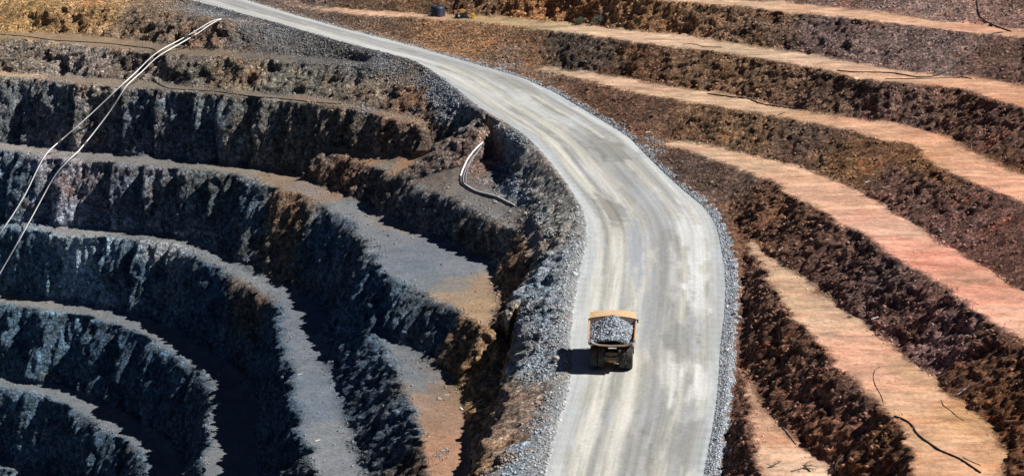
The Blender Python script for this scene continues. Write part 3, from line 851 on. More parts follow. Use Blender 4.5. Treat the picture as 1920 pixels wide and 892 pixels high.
MR_ = rock_material(); MRD = road_material(); MST = stone_material()
YEL = paint('yellow_paint', (.62, .27, .045), .45, (.42, .34, .24), .55)
CANO = paint('dusty_canopy_paint', (.60, .38, .19), .6, (.58, .46, .35), .85, 0, .8)
RAIL = paint('scraped_rail', (.50, .40, .34), .5, (.55, .48, .42), .6, 0, .8)
TUBIN = paint('worn_steel_tub_lining', (.20, .155, .16), .55, (.30, .25, .24), .7, 0, .9)
STEEL = paint('dark_steel', (.05, .05, .052), .55, (.22, .19, .16), .4)
RUBB = paint('tyre_rubber', (.028, .028, .03), .85, (.20, .18, .15), .45)
GLASS = paint('cab_glass', (.02, .025, .03), .12, (.2, .18, .15), .25)
LAMP = paint('lamp_lens', (.55, .42, .06), .3, (.3, .25, .18), .2)
CHROME = paint('bright_steel_rod', (.62, .62, .62), .25, (.3, .28, .25), .3, .6)
WHITE = paint('white_plastic', (.84, .82, .80), .45, (.5, .44, .38), .1, 0, .5)
GREYP = paint('grey_plastic_pipe', (.22, .23, .26), .45, (.3, .27, .24), .3)
BLACK = paint('black_plastic', (.014, .014, .016), .5, (.14, .11, .09), .3)
NAVY = paint('navy_plastic', (.010, .022, .055), .4, (.07, .07, .08), .3)
BLUEG = paint('blue_grey_paint', (.10, .12, .19), .5, (.2, .18, .18), .4)
YELB = paint('bright_yellow_plastic', (.80, .50, .02), .4, (.5, .4, .2), .25)
ORNG = paint('orange_yellow_paint', (.68, .33, .05), .45, (.5, .36, .2), .4)
WOOD = paint('bleached_wood', (.72, .69, .65), .8, (.4, .34, .28), .3)
TWIG = paint('dead_branch', (.045, .035, .03), .9, (.1, .08, .06), .4)
LEAF = paint('dusty_leaves', (.055, .065, .04), .8, (.12, .1, .08), .5)
LEAFY = paint('yellow_green_leaves', (.20, .24, .03), .8, (.2, .2, .05), .4)


# ------------------------------------------------------------------ terrain and road objects
def link_np(name, P, T, smooth=True):
    me = bpy.data.meshes.new(name)
    me.vertices.add(len(P))
    me.vertices.foreach_set('co', np.asarray(P, np.float32).ravel())
    me.loops.add(len(T) * 3)
    me.loops.foreach_set('vertex_index', np.asarray(T, np.int32).ravel())
    me.polygons.add(len(T))
    me.polygons.foreach_set('loop_start', np.arange(0, len(T) * 3, 3, dtype=np.int32))
    me.polygons.foreach_set('loop_total', np.full(len(T), 3, np.int32))
    if smooth:
        me.polygons.foreach_set('use_smooth', np.ones(len(T), bool))
    me.update(calc_edges=True)
    o = bpy.data.objects.new(name, me)
    COL.objects.link(o)
    return o


def set_attr(o, name, vals):
    if vals.ndim == 2:
        a = o.data.attributes.new(name, 'FLOAT_COLOR', 'POINT')
        a.data.foreach_set('color', np.c_[vals, np.ones(len(vals))].astype(np.float32).ravel())
    else:
        a = o.data.attributes.new(name, 'FLOAT', 'POINT')
        a.data.foreach_set('value', vals.astype(np.float32))


def sub(T, mask):
    u, inv = np.unique(T[mask], return_inverse=True)
    return u, inv.reshape(-1, 3)


TINTK = .86
u, t = sub(T, ~road_f)
terr = link_np('terrain', P[u], t); terr['kind'] = 'structure'
terr.data.materials.append(MR_)
tt = tint.copy()
set_attr(terr, 'tint', np.clip(tt[u] * TINTK, 0, .9))
set_attr(terr, 'wall', np.clip(WALL0[u], 0, 1))
set_attr(terr, 'pit', left[u])
set_attr(terr, 'gravel', gr[u])
u, t = sub(T, road_f)
road = link_np('road', P[u], t); road['kind'] = 'structure'
road.data.materials.append(MRD)
set_attr(road, 'across', ru[u]); set_attr(road, 'along', rv[u])
STAIN = [  # px, py, half width and half length in metres, colour, strength: damp and dusty patches of the haul road
    (1140, 278, 5, 16, .27, .265, .235, .8), (1235, 290, 4, 14, .27, .27, .25, .75), (1170, 330, 3, 14, .29, .295, .30, .6), (1150, 395, 2.6, 14, .27, .26, .225, .85), (1120, 205, 3.5, 20, .25, .255, .26, .8), (1060, 178, 3, 22, .26, .265, .27, .7), (960, 150, 2.5, 26, .29, .285, .26, .7), (860, 120, 2.2, 26, .30, .30, .285, .6), (740, 92, 2, 26, .30, .30, .29, .6),
    (1195, 470, 2.2, 26, .33, .365, .42, .8), (1215, 580, 2.4, 20, .34, .37, .41, .7), (1230, 390, 3, 16, .38, .41, .45, .6), (1270, 640, 3.0, 12, .30, .30, .285, .75), (1300, 830, 4.5, 14, .27, .27, .255, .75), (1230, 760, 2.5, 16, .30, .31, .32, .6), (1190, 860, 3, 14, .29, .285, .255, .6), (1330, 640, 2, 16, .28, .27, .24, .6),
    (1300, 450, 3, 22, .62, .63, .63, .75), (1310, 540, 2.2, 16, .64, .645, .64, .8), (1265, 510, 1.3, 16, .62, .62, .61, .6), (1262, 705, 1.3, 12, .64, .64, .62, .8), (1315, 722, 1.6, 10, .66, .66, .64, .85), (1130, 330, 2.5, 18, .60, .59, .54, .5), (1120, 520, 1.2, 40, .60, .585, .52, .6), (1165, 520, 1.0, 30, .60, .585, .52, .55), (1110, 800, 1.4, 16, .62, .60, .53, .7), (1160, 790, 1.2, 14, .62, .60, .53, .6), (1010, 205, 2.2, 26, .60, .60, .58, .6), (900, 170, 2.2, 30, .62, .62, .60, .6), (700, 88, 1.6, 40, .62, .63, .62, .6), (1310, 400, 1.5, 12, .60, .60, .58, .5)]
sc_, sa_ = np.full((len(u), 3), .4), np.zeros(len(u))
ru_, rv_ = ru[u], rv[u]
nz_ = fbm(np.c_[ru_ / 1.3, rv_ / 11, ru_ * 0], 4, .65, 501)
for x, y, a, b, c0, c1, c2, k in STAIN:
    h = hit(x, y)
    cu, cv = road_coords(h[None, :2])
    cu = cu[0] if np.sign(cu[0]) == np.sign(ru[np.argmin(((P - h) ** 2).sum(1))]) or abs(cu[0]) < .3 else -cu[0]
    d = np.sqrt(((ru_ - cu) / a) ** 2 + ((rv_ - cv[0]) / b) ** 2)
    g = np.clip((1.15 + .55 * nz_ - d) / .5, 0, 1) * k
    sc_ = sc_ * (1 - g[:, None]) + np.array([c0, c1, c2]) * (.56 if c0 < .31 else .8 if c0 < .4 else .94) * g[:, None]
    sa_ = sa_ + g - sa_ * g
set_attr(road, 'stain', sc_); set_attr(road, 'stain_amount', sa_)
set_attr(road, 'verge', np.minimum(dist_to(WL['LE'], P[u]), dist_to(WL['RE'], P[u])))

# ------------------------------------------------------------------ loose stones
ICO_V = []
_t = (1 + 5 ** .5) / 2
ICO_V = np.array([(-1, _t, 0), (1, _t, 0), (-1, -_t, 0), (1, -_t, 0), (0, -1, _t), (0, 1, _t), (0, -1, -_t), (0, 1, -_t), (_t, 0, -1), (_t, 0, 1), (-_t, 0, -1), (-_t, 0, 1)]) / 1.9
ICO_F = np.array([(0, 11, 5), (0, 5, 1), (0, 1, 7), (0, 7, 10), (0, 10, 11), (1, 5, 9), (5, 11, 4), (11, 10, 2), (10, 7, 6), (7, 1, 8), (3, 9, 4), (3, 4, 2), (3, 2, 6), (3, 6, 8), (3, 8, 9), (4, 9, 5), (2, 4, 11), (6, 2, 10), (8, 6, 7), (9, 8, 1)])
ROCKS = []
for k in range(14):
    v = ICO_V * rng.uniform(.62, 1.2, (12, 1)) + rng.normal(0, .1, (12, 3))
    v *= rng.uniform(.7, 1.25, 3) * np.array([1, 1, .8])
    ROCKS.append(v)
ROCKS = np.array(ROCKS)


def stones(name, pos, size, col, label=None):
    n = len(pos)
    a = rng.uniform(0, 2 * np.pi, n)
    tilt = rng.normal(0, .5, n)
    base = ROCKS[rng.integers(0, len(ROCKS), n)] * size[:, None, None]
    ca, sa, ct, st = np.cos(a)[:, None], np.sin(a)[:, None], np.cos(tilt)[:, None], np.sin(tilt)[:, None]
    x, y, z = base[..., 0], base[..., 1], base[..., 2]
    y, z = y * ct - z * st, y * st + z * ct
    x, y = x * ca - y * sa, x * sa + y * ca
    V = np.stack((x, y, z), 2) + pos[:, None, :]
    F = (ICO_F[None] + (np.arange(n) * 12)[:, None, None]).reshape(-1, 3)
    o = link_np(name, V.reshape(-1, 3), F, False)
    set_attr(o, 'tint', np.clip(np.repeat(col, 12, 0), 0, .9))
    o.data.materials.append(MST)
    o['kind'] = 'stuff'
    return o


def sample(weight, n):
    """n random points on the terrain, weighted per face"""
    p = weight * fa
    p = p / p.sum()
    f = rng.choice(len(T), n, p=p)
    r1, r2 = rng.random(n), rng.random(n)
    s = np.sqrt(r1)
    w3 = np.c_[1 - s, s * (1 - r2), s * r2]
    pt = (P[T[f]] * w3[:, :, None]).sum(1)
    cl = tint[T[f]].mean(1)
    return pt, cl, f


tc_ = P[T].mean(1)
tri = lambda v: v[T].mean(1)
t_dR, t_dL, t_dRE, t_dLE, t_wall, t_left, t_gr = tri(dR), tri(dL), tri(dRE), tri(dLE), tri(WALL0), tri(left), tri(gr)
okf = (~road_f) & (tc_[:, 1] < 700) & (tc_[:, 1] > 295)
# rubble windrows along both verges
pt, cl, f = sample(okf * (t_gr > .3) * (t_left < .5) * np.clip((t_dRE - .7) / 1.2, 0.03, 1) * np.interp(tc_[:, 1], [440, 520], [1, .45]), 16000)
sz = .05 + .15 * rng.random(len(pt)) ** 3
stones('windrow_gravel', pt + [0, 0, .03], sz, np.array([.46, .50, .55]) * rng.uniform(.5, 1.3, (len(pt), 1)))
pt, cl, f = sample(okf * (t_gr > .25) * (t_left > .5) * np.clip(.4 + fbm(tc_ / 4, 3, .6, 405), .05, 1.5), 7000)
sz = .05 + .24 * rng.random(len(pt)) ** 6
stones('verge_gravel', pt + [0, 0, .03], sz, np.array([.45, .465, .475]) * rng.uniform(.6, 1.25, (len(pt), 1)))
# spilled rock on the banks: patches seen in the photograph
PATCH = [(400, 22, 40, 1.3), (340, 14, 40, 1.2), (450, 45, 40, 1.3), (520, 66, 40, 1.2), (590, 85, 40, 1.2), (640, 100, 40, 1.1), (700, 118, 40, 1.2), (750, 132, 35, 1.2), (790, 146, 25, 1.3), (815, 165, 25, 1.4), (830, 185, 25, 1.4), (845, 205, 25, 1.3), (835, 222, 20, 1.2),
         (515, 88, 18, 1.0), (540, 96, 18, 1.1), (440, 106, 12, .6), (560, 112, 16, .9), (620, 114, 16, .8), (680, 205, 20, 1.0), (650, 196, 14, .9), (770, 218, 14, 1.0), (955, 262, 22, 1.3), (930, 245, 18, .8), (975, 280, 16, .9), (960, 350, 22, .7), (985, 372, 20, .9), (1010, 410, 22, .8), (1026, 440, 16, .9),
         (1010, 530, 25, 1.1), (990, 560, 20, 1.2), (985, 590, 25, 1.3), (1000, 620, 25, 1.3), (1005, 660, 25, 1.2), (985, 680, 18, 1.0), (1000, 700, 30, .8), (960, 870, 30, 1.2), (985, 840, 25, 1.0), (930, 885, 30, 1.2), (1000, 800, 25, .8), (1025, 750, 22, .7), (1010, 880, 30, .9), (830, 850, 16, .7), (940, 120, 22, 1.1), (965, 124, 20, 1.1), (915, 113, 20, 1.0), (1225, 262, 18, 1.2), (1235, 282, 14, 1.0), (1115, 215, 12, .6), (1160, 235, 12, .6), (700, 62, 20, .7), (780, 82, 20, .7), (560, 30, 20, .8), (610, 42, 20, .8), (660, 50, 20, .8)]
wp = np.zeros(len(T))
cp = np.zeros(len(T))
for x, y, r, d in PATCH:
    h = hit(x, y)
    if h is None:
        continue
    s = r * np.linalg.norm(h - CO) / FPX
    dd = np.sqrt(((tc_ - h) ** 2 * np.array([1, .25, 1])).sum(1))
    d *= .5 if (x < 760 or x > 960 and y > 500) else 1.0
    g = d * np.clip(1.35 - dd / s, 0, 1)
    wp = np.maximum(wp, g)
pn = fbm(tc_ / 3.5, 3, .6, 401)
wp *= np.clip(.55 + .9 * pn, 0.02, 1.6)
pt, cl, f = sample(okf * wp, 24000)
sz = .06 + .30 * rng.random(len(pt)) ** 4
mixc = np.clip(.35 + .5 * rng.random((len(pt), 1)), 0, 1) * np.clip((600 - pt[:, 1:2]) / 40, .3, 1)
stones('spilled_rock', pt + [0, 0, .04], sz, (cl * (1 - mixc) + np.array([.22, .245, .28]) * mixc) * rng.uniform(.5, 1.5, (len(pt), 1)))
# fragments lying at the foot of the faces and over the berms
toe = np.clip(vsmooth((WALL0 > .5).astype(float), T, 14), 0, 1)
t_toe = tri(toe)
slope_ok = (t_wall < .6)
pn2 = fbm(tc_ / 6, 3, .6, 411)
wt = okf * slope_ok * (np.clip(t_toe * 2.0, 0, 1) ** 1.5 * .8 + .03) * np.clip(.5 + pn2, .03, 1.5) * np.where(t_left > .5, 1.0, .8)
pt, cl, f = sample(wt, 22000)
sz = (.07 + .3 * rng.random(len(pt)) ** 4) * np.where(t_left[f] > .5, 1, .6)
stones('rock_fragments', pt + [0, 0, .03], sz, cl * rng.uniform(.6, 1.5, (len(pt), 1)))
# blocky debris on the hillside batters and the broken pit faces
wt = okf * (t_wall > .55) * np.where(t_left < .5, 1.0, np.interp(tc_[:, 2], [2, 12], [.05, .3])) * np.clip(.45 + pn2, .05, 1.5)
pt, cl, f = sample(wt, 36000)
sz = .12 + .40 * rng.random(len(pt)) ** 3.5
stones('face_rubble', pt, sz, cl * rng.uniform(.45, 1.7, (len(pt), 1)) * TINTK)
# ------------------------------------------------------------------ mesh builder for the things
class MB:
    def __init__(self):
        self.v, self.f = [], []

    def add(self, v, f):
        b = len(self.v)
        self.v += [tuple(p) for p in v]
        self.f += [tuple(b + i for i in q) for q in f]
        return self

    def box(self, c, s, rot=None, taper=(1, 1), bev=0.0):
        x, y, z = s[0] / 2, s[1] / 2, s[2] / 2
        tx, ty = taper
        b = min(bev, x * .45, y * .45)
        ring = lambda X, Y: [(-X + b, -Y), (X - b, -Y), (X, -Y + b), (X, Y - b), (X - b, Y), (-X + b, Y), (-X, Y - b), (-X, -Y + b)] if b else [(-X, -Y), (X, -Y), (X, Y), (-X, Y)]
        lo, hi = ring(x, y), ring(x * tx, y * ty)
        v = [Vector((p[0], p[1], -z)) for p in lo] + [Vector((p[0], p[1], z)) for p in hi]
        if rot is not None:
            v = [rot @ p for p in v]
        v = [p + Vector(c) for p in v]
        n = len(lo)
        f = [tuple(range(n))[::-1], tuple(range(n, 2 * n))] + [(i, (i + 1) % n, n + (i + 1) % n, n + i) for i in range(n)]
        return self.add(v, f)

    def cyl(self, a, b, r0, r1=None, n=12, caps=True):
        r1 = r0 if r1 is None else r1
        a, b = Vector(a), Vector(b)
        q = (b - a).to_track_quat('Z', 'Y')
        v = []
        for p, r in ((a, r0), (b, r1)):
            v += [p + q @ Vector((r * math.cos(2 * math.pi * k / n), r * math.sin(2 * math.pi * k / n), 0)) for k in range(n)]
        f = [(k, (k + 1) % n, n + (k + 1) % n, n + k) for k in range(n)]
        if caps:
            f += [tuple(range(n))[::-1], tuple(range(n, 2 * n))]
        return self.add(v, f)

    def lathe(self, prof, axis='Z', c=(0, 0, 0), n=32, wob=None):
        """prof: (radius, height) pairs turned about an axis"""
        v, f = [], []
        for r, h in prof:
            for k in range(n):
                a = 2 * math.pi * k / n
                p = (r * math.cos(a), r * math.sin(a), h)
                if axis == 'X':
                    p = (h, r * math.cos(a), r * math.sin(a))
                v.append((p[0] + c[0], p[1] + c[1], p[2] + c[2]))
        for i in range(len(prof) - 1):
            for k in range(n):
                k2 = (k + 1) % n
                f.append((i * n + k, i * n + k2, (i + 1) * n + k2, (i + 1) * n + k))
        return self.add(v, f)

    def tube(self, path, r, n=8):
        path = [Vector(p) for p in path]
        v, f = [], []
        up = Vector((0, 0, 1))
        for i, p in enumerate(path):
            t = (path[min(i + 1, len(path) - 1)] - path[max(i - 1, 0)]).normalized()
            s = t.cross(up)
            if s.length < 1e-3:
                s = Vector((1, 0, 0))
            s.normalize()
            u = s.cross(t)
            rr = r[i] if isinstance(r, (list, tuple)) else r
            v += [p + (s * math.cos(2 * math.pi * k / n) + u * math.sin(2 * math.pi * k / n)) * rr for k in range(n)]
        for i in range(len(path) - 1):
            for k in range(n):
                k2 = (k + 1) % n
                f.append((i * n + k, i * n + k2, (i + 1) * n + k2, (i + 1) * n + k))
        m = (len(path) - 1) * n
        f += [tuple(range(n))[::-1], tuple(m + k for k in range(n))]
        return self.add(v, f)

    def build(self, name, mat, parent=None, smooth=False, loc=None, label=None):
        off = Vector(loc) if loc is not None else Vector((0, 0, 0))
        me = bpy.data.meshes.new(name)
        me.from_pydata([tuple(Vector(p) - off) for p in self.v], [], self.f)
        me.update()
        import bmesh
        bm = bmesh.new(); bm.from_mesh(me)
        bmesh.ops.recalc_face_normals(bm, faces=bm.faces)
        bm.to_mesh(me); bm.free()
        if smooth:
            me.polygons.foreach_set('use_smooth', [True] * len(me.polygons))
            me.set_sharp_from_angle(angle=R(40))
        o = bpy.data.objects.new(name, me)
        COL.objects.link(o)
        me.materials.append(mat)
        o.location = off
        if parent is not None:
            o.parent = parent
        if label:
            o['label'] = label
        return o


def tag(o, label, cat, group=None, kind=None):
    o['label'] = label; o['category'] = cat
    if group: o['group'] = group
    if kind: o['kind'] = kind
    return o


def empty(name, loc, rot=(0, 0, 0)):
    e = bpy.data.objects.new(name, None)
    e.empty_display_size = .5
    COL.objects.link(e)
    e.location = loc; e.rotation_euler = rot
    return e


def densify(pts, step):
    pts = np.array(pts, float)
    s = np.r_[0, np.cumsum(np.linalg.norm(np.diff(pts, axis=0), axis=1))]
    n = max(2, int(s[-1] / step) + 1)
    qq = np.linspace(0, s[-1], n)
    return np.c_[[np.interp(qq, s, pts[:, k]) for k in range(pts.shape[1])]].T


def smooth_path(p, n=2):
    p = p.copy()
    for _ in range(n):
        p[1:-1] = p[1:-1] * .5 + (p[:-2] + p[2:]) * .25
    return p


def drape(px_path, r, lift=.6, step=4, sm=2):
    """a line seen lying on the ground, laid on the terrain"""
    w = [hit(x, y) for x, y in densify(px_path, step)]
    w = np.array([p for p in w if p is not None])
    ok = [0]
    for i in range(1, len(w)):
        if np.linalg.norm(w[i] - w[ok[-1]]) < 14:
            ok.append(i)
    w = smooth_path(w[ok], sm)
    w = densify(w, .7)
    for i in range(len(w)):
        w[i, 2] = max(w[i, 2], ground_z(w[i, 0], w[i, 1])) + r * lift
    return smooth_path(w, 1)


# ------------------------------------------------------------------ haul truck carrying ore up the ramp
fwd_yaw = R(-4.0)
gp = at_road(1147, 689.5)
slope = math.atan(ROAD_G)
t_rot = Matrix.Rotation(fwd_yaw, 3, 'Z') @ Matrix.Rotation(slope * math.cos(fwd_yaw), 3, 'X')
t_off = t_rot @ Vector((0, 3.45, 0))
TR = empty('haul_truck', Vector(gp) + t_off + Vector((0, 0, .02)), t_rot.to_euler())
tag(TR, 'yellow mining haul truck loaded with grey ore, driving up the gravel road', 'haul truck')

def tub_section(y, zf, zr, wf, wr):
    """rounded U from the left rail down across the floor to the right rail"""
    return [(-wr, y, zr), (-wr * .965, y, zr * .55 + zf * .45), (-wr * .90, y, zf + .66), (-wr * .80, y, zf + .36), (-wf * .55, y, zf + .1), (0, y, zf), (wf * .55, y, zf + .1), (wr * .80, y, zf + .36), (wr * .90, y, zf + .66), (wr * .965, y, zr * .55 + zf * .45), (wr, y, zr)]

stations = [(-6.2, 4.95, 6.0, 3.7, 3.72), (-5.2, 4.4, 6.12, 3.72, 3.78), (-3.4, 3.6, 6.25, 3.74, 3.82), (-1.2, 3.1, 6.36, 3.75, 3.85), (1.2, 2.85, 6.45, 3.75, 3.87)]
outer = [tub_section(*a) for a in stations]
inner = [tub_section(y, zf + .14, zr, wf - .16, wr - .16) for y, zf, zr, wf, wr in stations]
headi = [(x * .985, 1.2 + .95 * max(0, (z - 2.9) / 3.6), z) for x, y, z in inner[-1]]

def loft(rows):
    n = len(rows[0])
    v = [p for r_ in rows for p in r_]
    f = [(i * n + k, i * n + k + 1, (i + 1) * n + k + 1, (i + 1) * n + k) for i in range(len(rows) - 1) for k in range(n - 1)]
    return v, f

m = MB()
v, f = loft(outer); m.add(v, f)
n11 = 11
# rails along the top and round the tail, closing the shell
for side in (0, 10):
    a = [o_[side] for o_ in outer]; b = [i_[side] for i_ in inner]
    v, f = loft([a, b]); m.add(v, f)
v, f = loft([outer[0], inner[0]]); m.add(v, f)
# outside face of the headboard
hb = [(-3.87, 1.22, 6.45), (-3.6, 1.22, 3.1), (0, 1.22, 2.85), (3.6, 1.22, 3.1), (3.87, 1.22, 6.45)]
m.add(hb + [(3.8, 2.3, 6.62), (-3.8, 2.3, 6.62)], [(0, 1, 2, 3, 4, 5, 6)])
tub = m.build('dump_body', YEL, TR, True)
m = MB(); v, f = loft(inner); m.add(v, f)
# sloping front plate of the box, arched along its upper edge
xs = np.linspace(-3.7, 3.7, 13)
arch = lambda x: .46 * (1 - (x / 3.85) ** 2)
lowr = [(x, 1.2, 3.0 + .5 * abs(x / 3.7) ** 3) for x in xs]
midr = [(x, 1.62, 4.9) for x in xs]
uppr = [(x, 2.12, 6.50 + arch(x)) for x in xs]
v, f = loft([lowr, midr, uppr]); m.add(v, f)
for sx in (-1, 1):
    m.add([(sx * 3.71, 1.2, 3.0), (sx * 3.71, 1.2, 6.45), (sx * 3.71, 2.12, 6.55), (sx * 3.71, 1.62, 4.9)], [(0, 1, 2, 3)])
m.build('body_lining', TUBIN, tub, True)
# canopy over the cab
m = MB()
xs = np.linspace(-3.86, 3.86, 17)
top_, bot_ = [], []
for y, z0 in ((2.10, 6.56), (2.9, 6.72), (4.15, 6.86)):
    top_.append([(x, y, z0 + arch(x)) for x in xs]); bot_.append([(x, y, z0 + arch(x) - .16) for x in xs])
v, f = loft(top_); m.add(v, f)
v, f = loft(bot_); m.add(v, f)
for k in (0, 2):
    v, f = loft([top_[k], bot_[k]]); m.add(v, f)
for k in (0, -1):
    v, f = loft([[r_[k] for r_ in top_], [r_[k] for r_ in bot_]]); m.add(v, f)
can = m.build('canopy', CANO, TR, True)
m = MB(); m.box((.1, 3.4, 7.12), (1.3, .34, .03)); m.build('stencil_mark', STEEL, can)
# side stiffeners
for sx in (-1, 1):
    for y in (-4.7, -3.0, -1.3, .4):
        zf = np.interp(y, [-6.2, -5.2, -3.4, -1.2, 1.2], [4.95, 4.4, 3.6, 3.1, 2.85])
        MB().box((sx * 3.70, y, (zf + .35 + 6.2) / 2), (.16, .3, 5.85 - zf), None, (1, 1), .03).build('side_rib', YEL, tub)
    MB().cyl((sx * 3.8, -6.15, 6.03), (sx * 3.93, 1.2, 6.48), .075, .075, 8).build('top_rail', RAIL, tub, True)
v = [Vector(p) for p in outer[0]]
MB().tube([p + Vector((0, -.03, 0)) for p in v], .085, 8).build('tail_rim', CHROME, tub, True, label='bare steel rim along the tail lip')
# chassis
m = MB()
for sx in (-1, 1):
    m.box((sx * .95, 0.2, 2.15), (.5, 10.2, .75), None, (1, 1), .05)
for y in (-4.6, -1.2, 2.2):
    m.box((0, y, 2.1), (1.6, .45, .5))
fr = m.build('chassis', STEEL, TR)
m = MB()
m.lathe([(0, -1.55), (.62, -1.5), (.78, -1.0), (.9, -.4), (.95, 0), (.9, .4), (.78, 1.0), (.62, 1.5), (0, 1.55)], 'X', (0, -3.2, 1.78), 20)
m.box((0, -4.05, 1.95), (1.0, .5, 1.15), None, (.8, .8), .08)
ax = m.build('rear_axle_housing', YEL, TR, True)
m = MB(); m.box((-.2, -4.34, 2.35), (.42, .12, .3)); m.build('tail_lamp', LAMP, TR)
m = MB(); m.box((.55, -4.36, 1.5), (.34, .1, .26)); m.build('tail_lamp', LAMP, TR)
m = MB(); m.box((0, -4.75, 2.95), (2.0, .16, .34)); m.build('rear_crossmember', STEEL, TR)  # dark colour in place of yellow paints the truck's rear as shaded
for sx in (-1, 1):
    m = MB(); m.cyl((sx * 1.42, -4.3, 1.5), (sx * 1.35, -4.15, 2.3), .17, .17, 12); m.cyl((sx * 1.38, -4.2, 2.3), (sx * 1.3, -3.9, 3.4), .26, .26, 12)
    m.build('rear_strut', CHROME if sx > 0 else STEEL, TR, True)
    m = MB(); m.cyl((sx * .95, -.6, 1.9), (sx * 1.0, -1.9, 3.2), .22, .22, 12); m.build('hoist_cylinder', YEL, TR, True)
    m = MB(); m.box((sx * 2.62, -1.15, 2.3), (1.9, .05, 1.3)); m.build('mud_flap', STEEL, TR)
    m = MB(); m.lathe([(0, -1.35), (.62, -1.3), (.68, -1.2), (.68, 1.2), (.62, 1.3), (0, 1.35)], 'X', (sx * 2.0, .2, 2.1), 16) if sx < 0 else m.box((sx * 2.0, .2, 2.1), (1.2, 2.2, 1.3), None, (1, 1), .1)
    m.build('fuel_tank' if sx < 0 else 'hydraulic_tank', YEL, TR, True)

TYRE_P = [(.92, -.50), (1.25, -.55), (1.55, -.55), (1.70, -.46), (1.755, -.30), (1.77, 0), (1.755, .30), (1.70, .46), (1.55, .55), (1.25, .55), (.92, .50), (.92, -.50)]
def wheel(x, y, out):
    m = MB(); m.lathe(TYRE_P, 'X', (x, y, 1.75), 40)
    for k in range(28):
        a = 2 * math.pi * k / 28
        for s in (-1, 1):
            rot = Matrix.Rotation(a + s * .05, 3, 'X') @ Matrix.Rotation(s * R(18), 3, 'Z')
            c = Matrix.Rotation(a + s * .05, 3, 'X') @ Vector((s * .27, 0, 1.755))
            m.box((x + c.x, y + c.y, 1.75 + c.z), (.46, .2, .07), rot)
    wh = m.build('wheel', RUBB, TR, True)
    m = MB(); s = out
    m.lathe([(0, s * .12), (.36, s * .12), (.42, s * .3), (.62, s * .32), (.8, s * .1), (.95, s * .46), (.98, s * .5), (.90, s * .5)], 'X', (x, y, 1.75), 28)
    for k in range(10):
        a = 2 * math.pi * k / 10
        m.cyl((x + s * .28, y + .54 * math.cos(a), 1.75 + .54 * math.sin(a)), (x + s * .38, y + .54 * math.cos(a), 1.75 + .54 * math.sin(a)), .045, .045, 6)
    m.build('rim', YEL, wh, True)
for sx in (-1, 1):
    wheel(sx * 1.70, -3.2, sx); wheel(sx * 2.86, -3.2, sx); wheel(sx * 2.72, 2.75, sx)
# front end: deck, hood, cab, ladders, handrails
m = MB(); m.box((0, 3.9, 3.75), (7.0, 2.6, .16), None, (1, 1), .1); m.box((0, 2.9, 2.55), (2.0, 3.0, 1.7), None, (1, 1), .1); m.build('deck', YEL, TR)
m = MB(); m.box((0, 5.15, 2.35), (3.0, .5, 2.4), None, (.96, .9), .06); hd = m.build('radiator_housing', YEL, TR)
m = MB()
for k in range(9):
    m.box((0, 5.42, 1.4 + k * .22), (2.6, .05, .10))
m.build('grille', STEEL, hd)
m = MB(); m.box((0, 5.35, .95), (5.6, .35, .5), None, (1, 1), .06); m.build('front_bumper', YEL, TR)
for sx in (-1.9, -1.5, 1.5, 1.9):
    MB().cyl((sx, 5.5, 1.0), (sx, 5.58, 1.0), .15, .15, 12).build('headlight', LAMP, TR)
m = MB(); m.box((-1.9, 3.9, 4.85), (1.9, 1.9, 2.0), None, (.94, .92), .08); cb = m.build('cab', YEL, TR)
for c, s in (((-1.9, 4.86, 5.05), (1.5, .06, 1.1)), ((-1.9, 2.94, 5.1), (1.4, .06, .95)), ((-2.84, 3.9, 5.1), (.06, 1.4, 1.0)), ((-.96, 3.9, 5.1), (.06, 1.4, 1.0))):
    MB().box(c, s).build('window', GLASS, cb)
m = MB(); m.box((1.7, 4.0, 4.5), (1.5, 1.5, 1.35), None, (1, 1), .08); m.build('electrical_cabinet', YEL, TR)
m = MB()
for sx in (-1, 1):
    m.tube([(sx * 3.4, 2.7, 3.83), (sx * 3.4, 2.7, 4.85), (sx * 3.4, 5.1, 4.85), (sx * 3.4, 5.1, 3.83)], .035, 6)
    m.tube([(sx * 3.4, 2.7, 4.35), (sx * 3.4, 5.1, 4.35)], .03, 6)
m.tube([(-3.4, 5.1, 4.85), (3.4, 5.1, 4.85)], .035, 6)
m.build('handrail', YEL, TR, True)
for sx in (-1, 1):
    m = MB()
    for dx in (-.3, .3):
        m.cyl((sx * 2.5 + dx, 5.62, .9), (sx * 2.5 + dx, 5.25, 3.8), .035, .035, 6)
    for k in range(8):
        m.cyl((sx * 2.5 - .3, 5.6 - k * .046, 1.1 + k * .36), (sx * 2.5 + .3, 5.6 - k * .046, 1.1 + k * .36), .03, .03, 6)
    m.build('ladder', YEL, TR)
for sx in (-1, 1):
    m = MB(); m.cyl((sx * 3.45, 5.0, 3.8), (sx * 4.0, 5.15, 5.1), .035, .035, 6); m.box((sx * 4.02, 5.12, 5.05), (.34, .06, .62)); m.build('wing_mirror', STEEL, TR)

